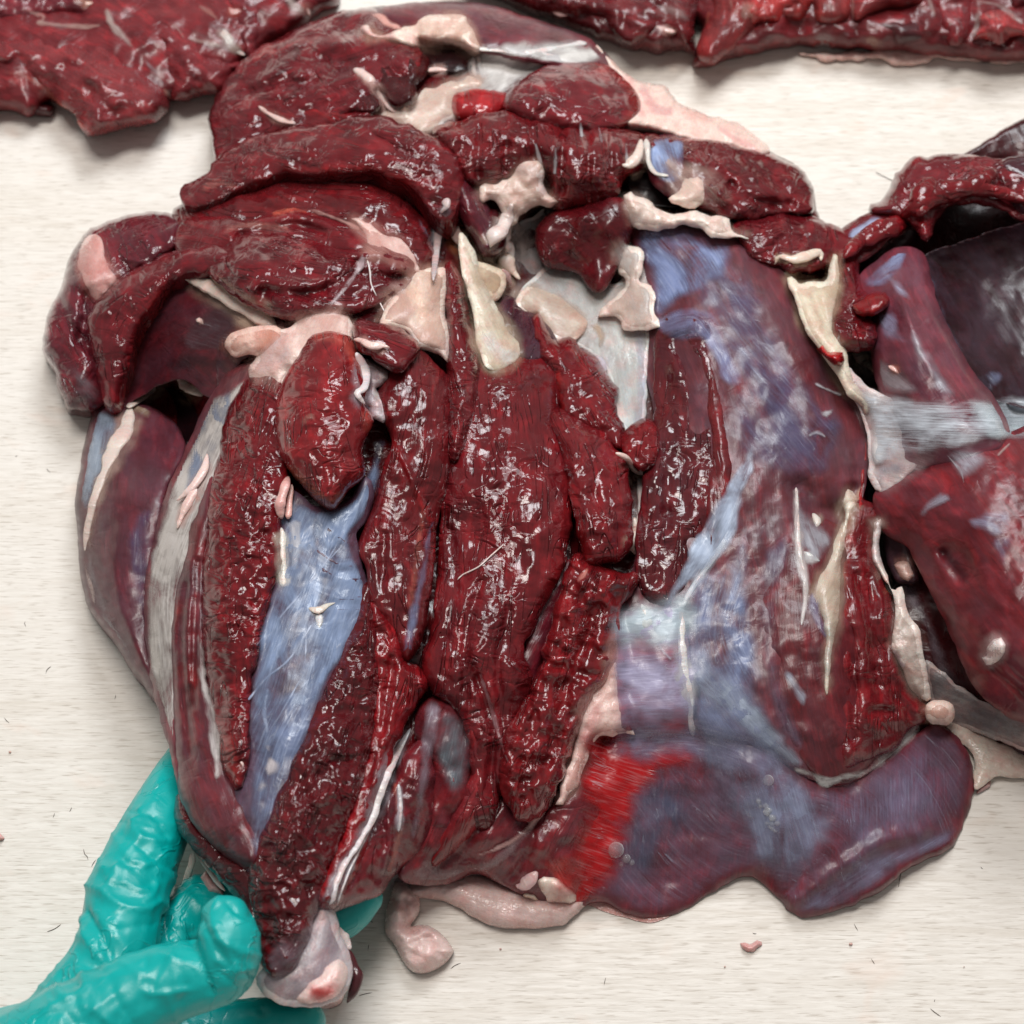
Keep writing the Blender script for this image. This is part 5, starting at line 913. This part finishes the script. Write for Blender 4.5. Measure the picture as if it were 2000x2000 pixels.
for c, r_, x, y, s in [(2, 3, 1607, 1498, 9), (3, 3, 625, 1328, 15), (1, 3, 1845, 1365, 9), (3, 3, 1480, 1500, 7), (0, 2, 75, 1810, 12)]:
    o = scrap(T(c, r_, ' '.join(f'{x + s * math.cos(a):.0f},{y + s * .8 * math.sin(a):.0f}' for a in np.arange(6) * 1.047)), 'tiny reddish crumb of meat on the pale table', 'b06a56', h=.8, step=.8, rag=.3)
    o['group'] = 'tiny crumbs on the table'
hairs = [(0, 2, '345,1220 355,1190 385,1165'), (0, 2, '30,1550 50,1575 70,1592'), (0, 2, '865,1415 872,1395 872,1380'), (0, 2, '195,865 185,840 190,825'), (0, 3, '355,1235 410,1215 460,1180'),
         (0, 3, '630,610 640,650 660,670 665,695'), (0, 3, '690,745 710,710 725,692'), (0, 3, '400,375 408,355 412,340'), (0, 3, '525,330 535,312 540,295'), (0, 1, '350,1605 365,1620 380,1635'),
         (1, 3, '1470,1515 1500,1490 1545,1472'), (1, 3, '775,1720 820,1705 875,1695'), (1, 3, '780,1110 830,1135 885,1168'), (2, 3, '695,1640 700,1610 708,1580'), (2, 3, '1815,1245 1830,1250 1845,1250'),
         (3, 3, '650,1175 662,1200 680,1230'), (3, 3, '780,1440 795,1465 805,1480'), (3, 3, '985,900 992,850 1005,785'), (3, 3, '1225,1815 1260,1845 1305,1875'), (3, 3, '1605,745 1612,755 1622,760'),
         (3, 0, '810,1300 900,1345 1000,1390 1100,1420'), (0, 1, '115,1515 122,1512 130,1505'), (3, 3, '1255,1765 1257,1755 1260,1745'), (1, 3, '845,1380 848,1350 852,1330')]
for c, r_, s in hairs:
    p = T(c, r_, s); z0 = .15
    o = tube('loose_hair', p, .6, None, 'hair', zs=[z0, z0], jit=0, seg=5, h=1, tint='4a3a34')
    tag(o, 'short thin dark hair lying on the pale table', 'hair', 'loose hairs on the table')

# ================================================================ the gloved hand
def capsule_chain(bm_V, bm_F, pts, rads, seg=16, sub=6):
    """closed tapered tube with round ends along 3-D points"""
    c = np.array(pts, float); r = np.array(rads, float)
    cc = catmull3(c, sub); rr = np.interp(np.linspace(0, len(r) - 1, len(cc)), np.arange(len(r)), r)
    tg = np.gradient(cc, axis=0); tg /= np.linalg.norm(tg, axis=1, keepdims=True)
    ring = []
    for k in (0.15, .5, .8):  # start cap
        ring.append((cc[0] - tg[0] * rr[0] * math.cos(math.asin(k)), rr[0] * k, tg[0]))
    ring += [(cc[i], rr[i], tg[i]) for i in range(len(cc))]
    for k in (.8, .5, .15): ring.append((cc[-1] + tg[-1] * rr[-1] * math.cos(math.asin(k)), rr[-1] * k, tg[-1]))
    b0 = len(bm_V)
    for p, q_, t in ring:
        a = np.cross(t, [.13, .21, .97]); a /= np.linalg.norm(a); b = np.cross(t, a)
        for i in range(seg):
            th = i / seg * 2 * math.pi; bm_V.append(p + q_ * (math.cos(th) * a + math.sin(th) * b))
    m = len(ring)
    for j in range(m - 1):
        for i in range(seg):
            a = b0 + j * seg + i; b = b0 + j * seg + (i + 1) % seg; bm_F.append((a, a + seg, b + seg, b))
    bm_F.append(tuple(b0 + i for i in range(seg))); bm_F.append(tuple(b0 + (m - 1) * seg + i for i in range(seg))[::-1])
def catmull3(p, sub):
    out = []
    for i in range(len(p) - 1):
        a, b, c, d = p[max(i - 1, 0)], p[i], p[i + 1], p[min(i + 2, len(p) - 1)]
        for t in np.arange(sub) / sub:
            out.append(.5 * (2 * b + (c - a) * t + (2 * a - 5 * b + 4 * c - d) * t * t + (3 * b - a - 3 * c + d) * t ** 3))
    out.append(p[-1]); return np.array(out)
def UP(s):  # "px,py,mm,radius px"
    pts = []; rads = []
    for q_ in s.split():
        x, y, z, r = (float(v) for v in q_.split(','))
        a = unproj(x, y, z * .001); b = unproj(x + 1, y, z * .001); pts.append(a); rads.append(r * np.linalg.norm(b - a))
    return pts, rads
hV, hF = [], []
for s in ['60,2130,44,150 150,2000,46,105 205,1900,46,84 235,1830,46,78 250,1745,42,80 290,1650,36,72 335,1560,28,62 380,1480,20,52 420,1430,16,44',   # index finger
          '-20,2160,50,170 90,2070,58,125 210,1985,62,96 320,1925,64,80 400,1905,66,70 440,1890,69,64 447,1840,72,62 442,1800,72,52',               # thumb
          '120,2060,36,120 250,1930,30,80 330,1850,26,66 400,1770,22,62 500,1760,18,58 600,1790,24,56 660,1785,28,54 705,1755,30,44',                       # middle finger
          '150,2110,30,120 300,2050,24,80 430,2020,22,64 540,2005,24,58 590,2000,26,48',                                                    # ring finger
          '-120,2280,46,190 20,2140,46,170 120,2070,44,130']:                                                                               # palm and wrist
    p_, r_ = UP(s); capsule_chain(hV, hF, p_, r_)
me = bpy.data.meshes.new('gloved_hand'); me.from_pydata([tuple(v) for v in hV], [], hF)
ho = bpy.data.objects.new('gloved_hand', me); col.objects.link(ho)
md = ho.modifiers.new('r', 'REMESH'); md.mode = 'VOXEL'; md.voxel_size = .0009
sm = ho.modifiers.new('s', 'SMOOTH'); sm.factor = .5; sm.iterations = 5
dg = bpy.context.evaluated_depsgraph_get(); em = bpy.data.meshes.new_from_object(ho.evaluated_get(dg))
ho.modifiers.clear(); ho.data = em; bpy.data.meshes.remove(me); em.name = 'gloved_hand'
nv = len(em.vertices); co = np.empty(nv * 3); em.vertices.foreach_get('co', co); co = co.reshape(-1, 3)
no = np.empty(nv * 3); em.vertices.foreach_get('normal', no); no = no.reshape(-1, 3)
pp = project(co); facing = ((cam_loc - co) * no).sum(1) > 0
disp = .25 * fbm(pp[:, 0] / 45, pp[:, 1] / 45, 1, 2)
folds = [('1000,400 1050,520 1180,550 1290,545', 9, 1.6), ('1050,520 950,640 880,750 790,930', 9, 1.3), ('660,890 780,930 900,1020 1080,1070 1200,1010', 10, 2.0), ('1000,1050 1130,1080', 8, .8),
         ('1190,880 1130,980 1080,1010', 7, 1.2), ('950,760 1100,740 1200,690', 9, 1.4), ('1000,480 1010,400 1050,380', 8, 1.2), ('620,1130 640,1250 700,1370 790,1450', 10, 2.2),
         ('660,1090 760,1260 830,1430', 9, -2.6), ('750,1150 900,1290 960,1380', 14, 1.4), ('1200,90 1180,200 1140,300', 9, 1.0), ('1050,320 1150,260', 9, .9), ('750,760 860,760', 8, .9),
         ('1250,1110 1260,1290', 8, -2.5), ('1480,740 1450,900 1320,1060', 9, 1.6), ('1290,1180 1380,1200', 8, 1.2),
         ('1650,980 1600,1100 1660,1250 1760,1450 1790,1530', 9, 1.5), ('1720,1010 1800,1100 1930,1120', 9, -1.8), ('1540,1150 1600,1300 1720,1490', 9, -1.6), ('1640,1450 1760,1530 1900,1520', 8, 1.2),
         ('1440,1250 1500,1450 1570,1600 1600,1700', 10, -3.0), ('1520,1510 1400,1470 1260,1420', 9, 1.4), ('830,1580 700,1500 560,1480', 9, -1.2), ('620,1520 640,1640 520,1740 340,1830', 12, 1.6),
         ('1060,1590 1110,1700 1400,1680', 9, 1.3), ('850,1660 900,1800 1000,1932', 9, -1.2), ('440,1850 520,1880 560,1932', 9, -1.6), ('620,1790 760,1860 830,1932', 9, 1.5), ('900,1820 980,1932', 9, 1.0)]
for s, wd, am in folds:
    D = seg_dist(pp[:, 0], pp[:, 1], catmull(T(0, 3, s), False, 8.), False)[0]
    D = D + 2 * fbm(pp[:, 0] / 15, pp[:, 1] / 15, 8, 2)
    disp += np.where(facing, am * .62 * np.exp(-np.abs(D) / (wd * .8)), 0)
fr_ = random.Random(11)
for i in range(70):                                        # fine stretch wrinkles across the fingers
    fx, fy, fa = fr_.choice([(240, 1740, 20), (280, 1640, 25), (215, 1850, 15), (310, 1930, 110), (220, 1975, 120), (440, 1830, 10), (450, 1900, 30), (370, 1770, 40), (130, 1960, 60)])
    fx += fr_.uniform(-60, 60); fy += fr_.uniform(-60, 60); fa = R(fa + fr_.uniform(-35, 35)); fl = fr_.uniform(18, 46)
    ln = catmull([(fx - fl * math.cos(fa), fy - fl * math.sin(fa)), (fx + fr_.uniform(-6, 6), fy + fr_.uniform(-6, 6)), (fx + fl * math.cos(fa), fy + fl * math.sin(fa))], False, 8.)
    D = seg_dist(pp[:, 0], pp[:, 1], ln, False)[0]
    disp += np.where(facing, fr_.choice([-.55, .5, .6]) * np.exp(-D / 6.), 0)
co = co + no * disp[:, None] * .001
em.vertices.foreach_set('co', co.ravel()); em.materials.clear(); em.materials.append(MAT['glove'])
em.polygons.foreach_set('use_smooth', np.ones(len(em.polygons), bool)); em.update()
ho.name = 'gloved_hand'
tag(ho, 'teal rubber-gloved hand, thumb and fingers gripping the shank end of the leg', 'hand')
